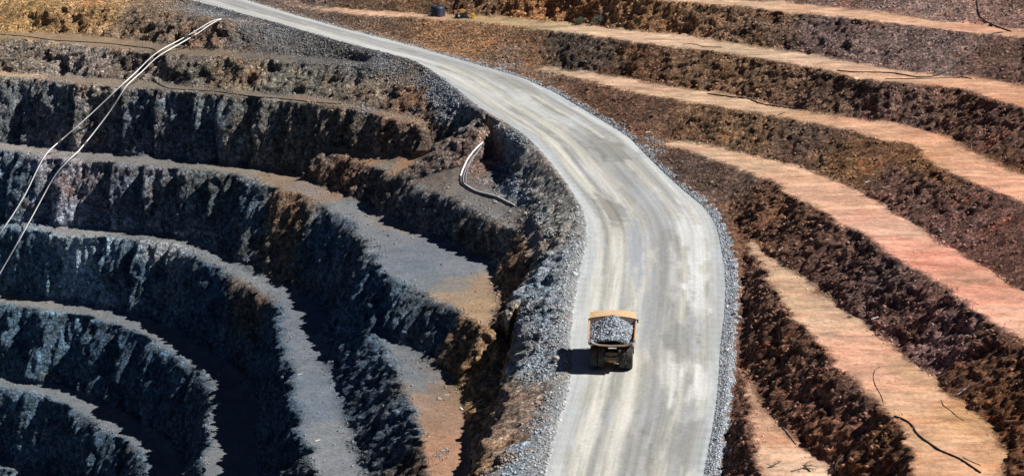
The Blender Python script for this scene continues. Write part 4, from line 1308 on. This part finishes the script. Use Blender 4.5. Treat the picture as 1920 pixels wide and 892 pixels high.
# heaped ore, its own thing resting in the body
n = 2300
ox = rng.uniform(-3.6, 3.6, n); oy = rng.uniform(-5.7, 1.75, n)
def heap(x, y):
    fl_ = np.interp(y, [-6.2, -5.2, -3.4, -1.2, 1.2], [4.95, 4.4, 3.6, 3.1, 2.85])
    d = np.sqrt((np.abs(x) / 3.7) ** 2.0 + ((y + .3) / np.where(y > -.3, 2.5, 5.6)) ** 2)
    top = 8.0 - 2.4 * np.clip(d, 0, 1.3) + .25 * perlin(np.c_[x / 1.1, y / 1.1, x * 0], 77)
    return np.maximum(top, fl_ + .25)
oz = heap(ox, oy)
gx, gy = np.meshgrid(np.linspace(-3.62, 3.62, 34), np.linspace(-5.75, 1.8, 34), indexing='ij')
gx, gy = gx.ravel(), gy.ravel()
gz = heap(gx, gy) - .12
Vh = np.c_[gx, gy, gz]
Fh = np.array([(i * 34 + j, (i + 1) * 34 + j, (i + 1) * 34 + j + 1) for i in range(33) for j in range(33)] + [(i * 34 + j, (i + 1) * 34 + j + 1, i * 34 + j + 1) for i in range(33) for j in range(33)])
sz = .10 + .30 * rng.random(n) ** 2.6
a_ = rng.uniform(0, 6.28, n)
base = ROCKS[rng.integers(0, len(ROCKS), n)] * sz[:, None, None]
ca, sa = np.cos(a_)[:, None], np.sin(a_)[:, None]
bx, by = base[..., 0] * ca - base[..., 1] * sa, base[..., 0] * sa + base[..., 1] * ca
Vr = (np.stack((bx, by, base[..., 2]), 2) + np.c_[ox, oy, oz][:, None]).reshape(-1, 3)
Fr = (ICO_F[None] + (np.arange(n) * 12)[:, None, None]).reshape(-1, 3) + len(Vh)
ore = link_np('ore_load', np.r_[Vh, Vr], np.r_[Fh, Fr], False)
set_attr(ore, 'tint', np.r_[np.full((len(Vh), 3), .09) * [1, 1.05, 1.12], np.repeat(np.array([.27, .30, .335]) * rng.uniform(.45, 1.55, (n, 1)), 12, 0)])
ore.data.materials.append(MST)
ore.location = TR.location; ore.rotation_euler = TR.rotation_euler
tag(ore, 'heap of broken grey ore filling the tray of the yellow haul truck', 'ore')

# ------------------------------------------------------------------ long white pipes hanging down the benches
def hung_pipe(keys, r):
    """a taut line along the traced course, resting on the crests and clear of the faces between them"""
    px = smooth_path(densify([k[:2] for k in keys], 3.0), 3)
    Y = []
    for x, y in px:
        h = hit(x, y)
        Y.append(Y[-1] if h is None else h[1])
    Y = np.array(Y)
    n = len(Y)
    lo = np.array([Y[max(0, i - 5):i + 6].min() for i in range(n)]) - .35
    hull = []
    for i in range(n):                                  # lower hull, as a stretched string would lie
        while len(hull) >= 2 and (lo[hull[-1]] - lo[hull[-2]]) * (i - hull[-2]) >= (lo[i] - lo[hull[-2]]) * (hull[-1] - hull[-2]):
            hull.pop()
        hull.append(i)
    taut = np.interp(np.arange(n), hull, lo[hull])
    sag = .5 * taut + .5 * smooth_path(lo[:, None], 30)[:, 0]
    sag = np.minimum(smooth_path(sag[:, None], 12)[:, 0], lo + .1)
    sag = smooth_path(sag[:, None], 6)[:, 0]
    w = np.array([CO + ray(x, y) * (yy / ray(x, y)[1]) for (x, y), yy in zip(px, sag)])
    return smooth_path(densify(smooth_path(w, 2), 1.2), 2)


def place_tube(name, path, r, mat, n=8, parent=None):
    loc = Vector(path[len(path) // 2])
    return MB().tube(path, r, n).build(name, mat, parent, True, loc=loc)


P1 = [(415, 36, 27.9), (397, 39, 27.6), (370, 57, 25.4), (336, 76, 23.0), (303, 93, 20.9), (282, 108, 19.3), (256, 135, 15.6), (229, 159, 12.9), (188, 198, 6.6), (151, 232, 1.4), (111, 266, -3.0), (92, 282, -4.6), (79, 299, -6.4), (64, 330, -10.2), (50, 360, -14), (25, 402, -19.4), (0, 437, -22.9), (-60, 520, -34), (-110, 590, -43)]
P2 = [(415, 37, 27.7), (400, 42, 27.4), (373, 62, 24.9), (336, 83, 22.6), (313, 96, 20.9), (293, 108, 19.5), (266, 135, 15.8), (236, 161, 12.8), (220, 188, 8.8), (202, 215, 4.8), (168, 259, -1.4), (145, 286, -4.6), (129, 300, -6.2), (113, 316, -8.2), (101, 331, -10.2), (84, 362, -14), (67, 394, -18.3), (40, 443, -23.2), (0, 512, -31.5), (-50, 596, -42)]
for keys, lab in ((P1, 'upper of two long white pipes hanging down the dark pit benches'), (P2, 'lower of two long white pipes hanging down the dark pit benches')):
    w = hung_pipe(keys, .22)
    o = place_tube('drain_pipe', w, .155, WHITE, 10)
    tag(o, lab, 'pipe', 'white pipes down the pit wall')
    for frac in (.09, .5):
        i = int(len(w) * frac)
        c = MB().tube([w[i], w[i + 1]], .34, 10).build('coupling', STEEL, None, True, loc=Vector(w[i]))
        c.parent = o
        c.location = Vector(w[i]) - o.location

def bundle(keys):
    return [(840 + x / 5.944, 250 + y / 5.944) for x, y in keys]
B = [('pipe', bundle([(385, 118), (310, 180), (250, 250), (195, 340), (160, 420), (138, 485)]), .20, WHITE, 'short white pipe curving up to the bank above the dark pipes'),
     ('pipe', bundle([(138, 490), (128, 540), (150, 578), (200, 612), (270, 655), (350, 682), (430, 698), (530, 728), (620, 772), (735, 815)]), .15, BLACK, 'shaded lower half of the white pipe, coloured black, outer side of the bent bundle'),  # continues the white pipe; its shaded side is painted as black
     ('pipe', bundle([(375, 160), (310, 240), (250, 310), (205, 390), (172, 480), (165, 545), (185, 575)]), .14, GREYP, 'grey pipe just inside the short white pipe, bending down'),
     ('pipe', bundle([(365, 172), (300, 265), (242, 345), (215, 405), (196, 490), (200, 560)]), .12, GREYP, 'thin grey pipe on the innermost side of the bend, beside the rock mound'),
     ('pipe', bundle([(182, 566), (215, 592), (255, 618), (310, 648), (380, 670), (470, 688), (540, 708), (620, 748), (700, 790), (745, 812)]), .16, WHITE, 'pale pipe running along the foot of the rock mound to its end')]
for nm, path, r, mat, lab in B:
    tag(place_tube(nm, drape(path, r, .8, 3, 3), r, mat, 10), lab, 'pipe', 'bent pipe bundle on the grey bench')

# ------------------------------------------------------------------ black hoses lying over the hillside
z3 = lambda l: [(1280 + x / 2.973, y / 2.973) for x, y in l]
z9 = lambda l: [(1280 + x / 2.973, 592 + y / 2.973) for x, y in l]
z1 = lambda l: [(x / 2.973, y / 2.973) for x, y in l]
z4 = lambda l: [(x / 2.973, 300 + y / 2.973) for x, y in l]
HOSES = [
    (z3([(1640, 6), (1645, 60), (1660, 100), (1700, 130), (1760, 155), (1830, 178)]), .16, 'black hose curling down the topmost hillside slope at the upper right corner'),
    (z3([(1780, 182), (1720, 192), (1660, 240), (1600, 300), (1550, 345), (1500, 380), (1440, 415), (1390, 430), (1320, 435), (1260, 425), (1180, 410), (1050, 405), (950, 405), (860, 395)]), .16, 'long black hose dropping over a mauve slope, then trailing along the tan bench'),
    (z3([(1130, 441), (1300, 442), (1480, 436), (1570, 431), (1610, 441)]), .11, 'straight thin black hose below the long trailing hose'),
    (z3([(140, 525), (250, 540), (380, 555), (410, 572), (450, 585), (560, 600), (640, 608), (690, 600), (720, 580)]), .15, 'black hose hugging the foot of a brown slope on the pale middle bench'),
    (z9([(1180, 560), (1240, 580), (1280, 610), (1300, 655), (1350, 695), (1440, 755), (1530, 790), (1580, 820), (1660, 875)]), .14, 'thick black hose snaking across the wide tan bench at lower right'),
    (z9([(1560, 785), (1590, 805), (1660, 832)]), .05, 'thin black offshoot beside the end of the thick snaking hose'),
    (z9([(1175, 568), (1125, 592), (1060, 632), (990, 682), (940, 732), (890, 787), (855, 822), (845, 862), (860, 890)]), .10, 'black hose slung down the dark brown slope to the lowest tan bench'),
    (z9([(1100, 285), (1070, 295), (1060, 350), (1080, 400), (1110, 450), (1118, 485)]), .05, 'thin wavy black cable lying across the tan bench'),
    (z9([(1440, 470), (1450, 500), (1500, 530), (1530, 565), (1565, 582)]), .05, 'thin crooked cable near the white board on the tan bench'),
    (z1([(0, 195), (160, 207), (300, 228), (480, 237), (640, 249), (780, 267), (850, 272), (870, 284)]), .14, 'black hose along the brown upper pit bench, ending at the white pipes'),
    (z1([(860, 445), (880, 470), (940, 497), (1050, 503), (1200, 512), (1400, 540), (1560, 552), (1800, 577), (1903, 582)]), .14, 'black hose along the second pit bench, right of the white pipes'),
    (z3([(0, 250), (60, 246), (110, 262), (220, 266)]), .1, 'thin black hose on the far tan bench below the yellow slope'),
    (z4([(680, 416), (800, 419), (900, 431), (985, 446)]), .13, 'black hose on a narrow dark berm deep in the pit'),
    (z9([(540, 602), (590, 662), (630, 716)]), .07, 'short thin cable at the foot of the slope on the lowest tan bench'),
]
for path, r, lab in HOSES:
    tag(place_tube('hose', drape(path, r), r, BLACK, 7), lab, 'hose', 'black hoses lying over the benches')

# ------------------------------------------------------------------ water tank, white cube, pump set and yellow bin on the upper berm
def site(px, py):
    h = hit(px, py)
    return Vector((h[0], h[1], ground_z(h[0], h[1])))

p = site(821, 30.5)
TK = empty('water_tank', p - Vector((0, 0, .06)))
tag(TK, 'dark navy round ribbed water tank on the far upper berm', 'water tank')
prof = [(0, 0), (1.9, 0), (1.94, .06)]
for k in range(9):
    z = .15 + k * .25
    prof += [(1.94, z), (1.99, z + .05), (1.99, z + .12), (1.94, z + .17)]
prof += [(1.92, 2.5), (1.80, 2.66), (1.5, 2.84), (1.0, 3.0), (.42, 3.1)]
m = MB(); m.lathe(prof + [(0, 3.1)], 'Z', (0, 0, 0), 36); m.build('tank_shell', NAVY, TK, True)
m = MB(); m.lathe([(0, 3.2), (.34, 3.2), (.4, 3.16), (.4, 3.05)], 'Z', (0, 0, 0), 20); m.build('lid', BLACK, TK, True)
m = MB()
for k in range(8):
    a = 2 * math.pi * k / 8
    rr = [(1.84, 2.64), (1.5, 2.88), (1.0, 3.04), (.42, 3.13)]
    m.tube([(r_ * math.cos(a), r_ * math.sin(a), z_) for r_, z_ in rr], .05, 6)
m.build('roof_rib', NAVY, TK, True)
m = MB(); m.cyl((-.9, -1.7, .3), (-1.1, -2.15, .3), .09, .09, 8); m.cyl((-1.1, -2.15, .3), (-1.1, -2.15, .12), .09, .09, 8); m.build('outlet', STEEL, TK, True)

p = site(806.5, 30.5)
CB = empty('storage_cube', p)
tag(CB, 'small white plastic cube standing left of the navy tank', 'plastic cube')
m = MB(); m.box((0, 0, .62), (.95, .95, .85), None, (1, 1), .1); cbk = m.build('container', WHITE, CB)
m = MB(); m.cyl((0, 0, 1.04), (0, 0, 1.13), .16, .16, 14); m.build('cap', BLACK, CB)
m = MB()
for y in (-.42, 0, .42):
    m.box((0, y, .09), (1.0, .12, .18))
m.box((0, 0, .19), (1.0, 1.0, .03)); m.build('pallet', WOOD, CB)
m = MB()
for z in (.35, .62, .9):
    s_ = .50
    m.tube([(-s_, -s_, z), (s_, -s_, z), (s_, s_, z), (-s_, s_, z), (-s_, -s_, z)], .012, 5)
for x, y in ((-.5, -.5), (.5, -.5), (.5, .5), (-.5, .5), (0, -.5), (0, .5)):
    m.cyl((x, y, .2), (x, y, 1.03), .012, .012, 5)
m.build('cage', GREYP, CB)

p = site(866, 34.2)
PS = empty('pump_set', p, (0, 0, R(4)))
tag(PS, 'orange engine pump on a dark skid beside the far navy tank', 'pump')
m = MB()
for y in (-.75, .75):
    m.box((0, y, .15), (4.0, .2, .3))
for x in (-1.9, -.6, .7, 1.9):
    m.box((x, 0, .2), (.16, 1.4, .2))
m.box((0, 0, .34), (3.9, 1.6, .08)); sk_ = m.build('skid', BLACK, PS)
m = MB(); m.box((.15, 0, 1.85), (1.5, 1.2, .8), None, (.92, .88), .1); m.box((.1, 0, 2.32), (1.0, .8, .2), None, (.9, .9), .06); m.build('engine_cover', ORNG, PS)
m = MB(); m.box((.15, 0, .95), (1.2, .9, 1.1), None, (1, 1), .08)
for k in range(4):
    m.cyl((-.3 + k * .3, -.5, .7), (-.3 + k * .3, -.5, 1.3), .09, .09, 8)
m.build('engine_block', STEEL, PS)
m = MB(); m.box((1.2, 0, 1.15), (.75, 1.3, 1.5), None, (1, 1), .06); rd_ = m.build('radiator', BLUEG, PS)
m = MB()
for k in range(6):
    m.box((1.2, -.67, .6 + k * .2), (.6, .04, .06))
m.build('louvre', STEEL, rd_)
m = MB(); m.lathe([(0, -.3), (.55, -.3), (.72, -.18), (.75, 0), (.72, .18), (.55, .3), (0, .3)], 'X', (-1.0, 0, 1.05), 22); m.cyl((-1.0, 0, 1.7), (-1.0, 0, 2.15), .2, .2, 12); m.cyl((-1.3, 0, 1.05), (-1.85, 0, 1.05), .22, .22, 12); m.build('pump_casing', BLUEG, PS, True)
m = MB(); m.box((-1.5, .2, .7), (.55, .7, .6), None, (1, 1), .05); m.build('battery_box', BLACK, PS)
m = MB(); m.cyl((.45, .3, 2.4), (.45, .3, 2.95), .07, .07, 10); m.cyl((.45, .3, 2.95), (.58, .3, 3.1), .07, .07, 10); m.build('exhaust_stack', STEEL, PS, True)
m = MB(); m.box((-.62, -.35, 2.05), (.45, .3, .5)); m.build('control_panel', ORNG, PS)
m = MB(); m.cyl((-.95, -.82, .42), (-.95, -.82, .8), .14, .14, 10); m.build('filter', WHITE, PS)

p = site(886.5, 35)
YB = empty('wheelie_bin', p, (0, 0, R(10)))
tag(YB, 'bright yellow bin at the right end of the orange pump', 'bin')
m = MB(); m.box((0, 0, .62), (.78, .85, 1.05), None, (1.18, 1.15), .08); m.build('bin_body', YELB, YB)
m = MB(); m.box((0, 0, 1.2), (1.0, 1.08, .12), None, (.86, .86), .08); m.tube([(-.4, .5, 1.14), (0, .62, 1.16), (.4, .5, 1.14)], .03, 6); m.build('lid', YELB, YB)
for sx in (-1, 1):
    m = MB(); m.lathe([(0, -.05), (.16, -.05), (.18, 0), (.16, .05), (0, .05)], 'X', (sx * .38, .36, .18), 14); m.build('wheel', BLACK, YB, True)

# ------------------------------------------------------------------ survey pegs, boards and other scraps
PEGS = [(1679, 717, 'thin survey peg standing mid bench near the wavy cable'), (1559, 606, 'thin survey peg standing on the tan bench right of the road, farther up'), (983, 253, 'thin survey peg on the left verge of the road bend'), (1821, 285, 'thin survey peg on the tan bench above the notch in the hillside')]
for x, y, lab in PEGS:
    p = site(x, y)
    m = MB(); m.cyl((0, 0, -.1), (.03, 0, 1.5), .035, .03, 6); m.box((.03, 0, 1.46), (.1, .1, .12))
    o = m.build('survey_peg', WOOD); o.location = p
    tag(o, lab, 'peg', 'survey pegs')
BOARDS = [(1626, 342, 1.0, 5, 'white board at the foot of the slope below the corner notch'), (1767, 433, 1.0, 2, 'white board lying high on the dark slope at far right'), (1464, 468, 1.1, -8, 'white board low on the brown slope just right of the road bend'), (1786, 238, .9, -8, 'white board under the olive corner of the hillside'),
          (1641, 597, 1.2, 0, 'white board at the toe of the slope above the wide tan bench'), (1803, 737, 1.6, 6, 'longest white board, lying near the crooked cable at lower right'),
          (595, 826, 1.5, -60, 'pale scrap board on the dark pit floor at bottom centre left'), (562, 702, 1.0, -30, 'small pale scrap on the upper end of the dark pit floor'), (411, 757, 1.0, 0, 'pale scrap on the tip of the narrow black ridge'),
          (748, 644, 1.3, -25, 'pale scrap board at the top of the triangular reddish bench'), (866, 767, 1.1, -120, 'pale stick standing out on the reddish bench near the gully'), (838, 741, .9, 0, 'small pale scrap in the middle of the reddish bench'),
          (479, 521, .9, -20, 'white scrap on the grey berm above the black walls'), (141, 135, 1.0, -10, 'white scrap on a brown ledge left of the white pipes'), (69, 141, 1.4, -50, 'pale plank at the left end of the second pit bench'), (957, 588, 1.4, -75, 'pale plank where the ochre bench meets the gravel bank'), (1215, 249, 1.0, 0, 'white scrap in the rubble at the right verge of the bend')]
for x, y, ln, ang, lab in BOARDS:
    p = site(x, y)
    m = MB(); m.box((0, 0, .1), (ln, .24, .08)); m.box((ln * .3, 0, .17), (.1, .22, .06)); m.box((-ln * .3, 0, .17), (.1, .22, .06))
    o = m.build('board', WOOD if ang < -20 else WHITE)
    o.location = p
    hgt = [ground_z(p.x + dx, p.y + dy) for dx, dy in ((.5, 0), (-.5, 0), (0, .5), (0, -.5))]
    o.rotation_euler = (max(-.9, min(.9, math.atan2(hgt[2] - hgt[3], 1))), -max(-.9, min(.9, math.atan2(hgt[0] - hgt[1], 1))), R(-ang))
    tag(o, lab, 'board', 'scraps and boards left on the benches')
BOULD = [(1044, 676, .75, 'pale boulder on the gravel bank left of the truck shadow'), (929, 380, .45, 'pale boulder on the grey bench below the pipe bundle'), (985, 402, .5, 'boulder beside the lower end of the pale pipe'), (1010, 421, .5, 'boulder at the foot of the road bank, right of the pipe end'), (1030, 432, .5, 'boulder higher on the road bank foot'), (956, 398, .38, 'small boulder on the grey bench, right of the pair below the pipes'),
         (823, 749, .4, 'small boulder on the reddish bench'), (898, 818, .5, 'boulder at the lower edge of the gully'), (1036, 578, .45, 'boulder on the pale gravel bank above the truck')]
for x, y, r, lab in BOULD:
    p = site(x, y)
    import bmesh
    bm = bmesh.new(); bmesh.ops.create_icosphere(bm, subdivisions=3, radius=r)
    co = np.array([v.co[:] for v in bm.verts])
    k = 1 + .28 * fbm(co / r * .9 + x, 2, .5, 5) - .12 * ridged(co / r * 1.4 + y, 2, 6)
    for v, kk in zip(bm.verts, k):
        v.co = Vector((v.co.x * kk * 1.15, v.co.y * kk, v.co.z * kk * .85))
    me = bpy.data.meshes.new('boulder'); bm.to_mesh(me); bm.free()
    o = bpy.data.objects.new('boulder', me); COL.objects.link(o)
    set_attr(o, 'tint', np.tile([.36, .33, .31], (len(co), 1)))
    me.materials.append(MST)
    o.location = p + Vector((0, 0, r * .35)); o.rotation_euler = (.3, .2, x)
    tag(o, lab, 'boulder', 'boulders lying on the benches')

# ------------------------------------------------------------------ scrub and dead branches
def shrub(px, py, w_, h_, mat, lab, n=420):
    p = site(px, py)
    root = empty('shrub', p - Vector((0, 0, .05)))
    m, t_ = MB(), MB()
    for k in range(9):
        a = rng.uniform(0, 6.28); e = rng.uniform(.4, 1)
        t_.tube([(0, 0, 0), (w_ * .25 * math.cos(a), w_ * .25 * math.sin(a), h_ * .45 * e), (w_ * .45 * math.cos(a + .2), w_ * .45 * math.sin(a + .2), h_ * .85 * e)], [.05, .035, .015], 5)
    for k in range(n):
        d = rng.normal(size=3); d /= np.linalg.norm(d); d[2] = abs(d[2])
        r_ = rng.random() ** .45
        c = Vector((d[0] * w_ / 2 * r_, d[1] * w_ / 2 * r_, .05 + d[2] * h_ * r_))
        s = rng.uniform(.08, .17) * max(.5, w_ / 2.4)
        q1 = Vector(rng.normal(size=3)).normalized(); q2 = q1.orthogonal().normalized()
        m.add([c - q1 * s, c + q2 * s * .5, c + q1 * s, c - q2 * s * .5], [(0, 1, 2, 3)])
    m.build('foliage', mat, root); t_.build('stems', TWIG, root)
    tag(root, lab, 'shrub', 'shrubs on the hillside')

shrub(1121, 46, 4.2, 2.6, LEAF, 'larger dusty grey green shrub at the foot of the yellow slope')
shrub(1088, 43, 3.4, 1.7, LEAF, 'smaller dusty grey green shrub left of the larger one')
shrub(1315, 349, .9, .6, LEAFY, 'tiny yellow green plant on the dark slope beside the road bend', 120)
shrub(1593, 595, 1.0, .5, LEAF, 'tiny green plant on the edge of the wide tan bench', 120)

def branch(px, py, L_, ang, lab):
    p = site(px, py)
    m = MB()
    def twig(a, d, l, r, depth):
        pts = [a]; dd = Vector(d)
        for k in range(4):
            dd = (dd + Vector(rng.normal(0, .22, 3))).normalized(); dd.z = dd.z * .6
            pts.append(pts[-1] + dd * l / 4)
        for q_ in pts:
            q_.z = max(q_.z, .03)
        m.tube(pts, [r, r * .85, r * .7, r * .5, r * .3], 6)
        if depth:
            for k in (1, 2, 3):
                s = rng.choice((-1, 1))
                nd = Matrix.Rotation(s * rng.uniform(.5, 1.1), 3, 'Z') @ dd + Vector((0, 0, rng.uniform(.1, .5)))
                twig(pts[k].copy(), nd.normalized(), l * .5, r * .5, depth - 1)
    twig(Vector((0, 0, .06)), Vector((math.cos(ang), math.sin(ang), .05)), L_, .11, 2)
    o = m.build('dead_branch', TWIG); o.location = p
    tag(o, lab, 'branch', 'dead branches on the lowest tan bench')

branch(1440, 877, 2.6, .6, 'dead black branch at the left end of the lowest tan bench')
branch(1484, 884, 4.0, 1.0, 'largest dead black branch, in the middle of the lowest tan bench')
branch(1519, 884, 3.4, 1.5, 'dead black branch right of the largest one on the lowest bench')
branch(1458, 216, 1.8, .8, 'dead twig on the edge of the pale middle bench')


# ------------------------------------------------------------------ daylight
SUN_EL, SUN_AZ = R(50), R(97)     # azimuth from +Y towards +X
w = bpy.data.worlds.new('World'); S.world = w; w.use_nodes = True
nt = w.node_tree
sky = nt.nodes.new('ShaderNodeTexSky'); sky.sky_type = 'NISHITA'; sky.sun_disc = False
sky.air_density = .25; sky.dust_density = 0.0; sky.ozone_density = 4.0
sky.sun_elevation = SUN_EL; sky.sun_rotation = SUN_AZ
nt.links.new(sky.outputs[0], nt.nodes['Background'].inputs[0])
nt.nodes['Background'].inputs[1].default_value = .05
sd = bpy.data.lights.new('sun', 'SUN'); sd.energy = 5.0; sd.angle = R(.5); sd.color = (1, .96, .9)
so = bpy.data.objects.new('sun', sd); COL.objects.link(so)
dv = Vector((math.sin(SUN_AZ) * math.cos(SUN_EL), math.cos(SUN_AZ) * math.cos(SUN_EL), math.sin(SUN_EL)))
so.rotation_euler = dv.to_track_quat('Z', 'Y').to_euler()
so.location = (80, 300, 200)
S.view_settings.view_transform = 'Standard'
S.view_settings.look = 'None'
S.view_settings.exposure = 0.35
S.view_settings.gamma = 1.0
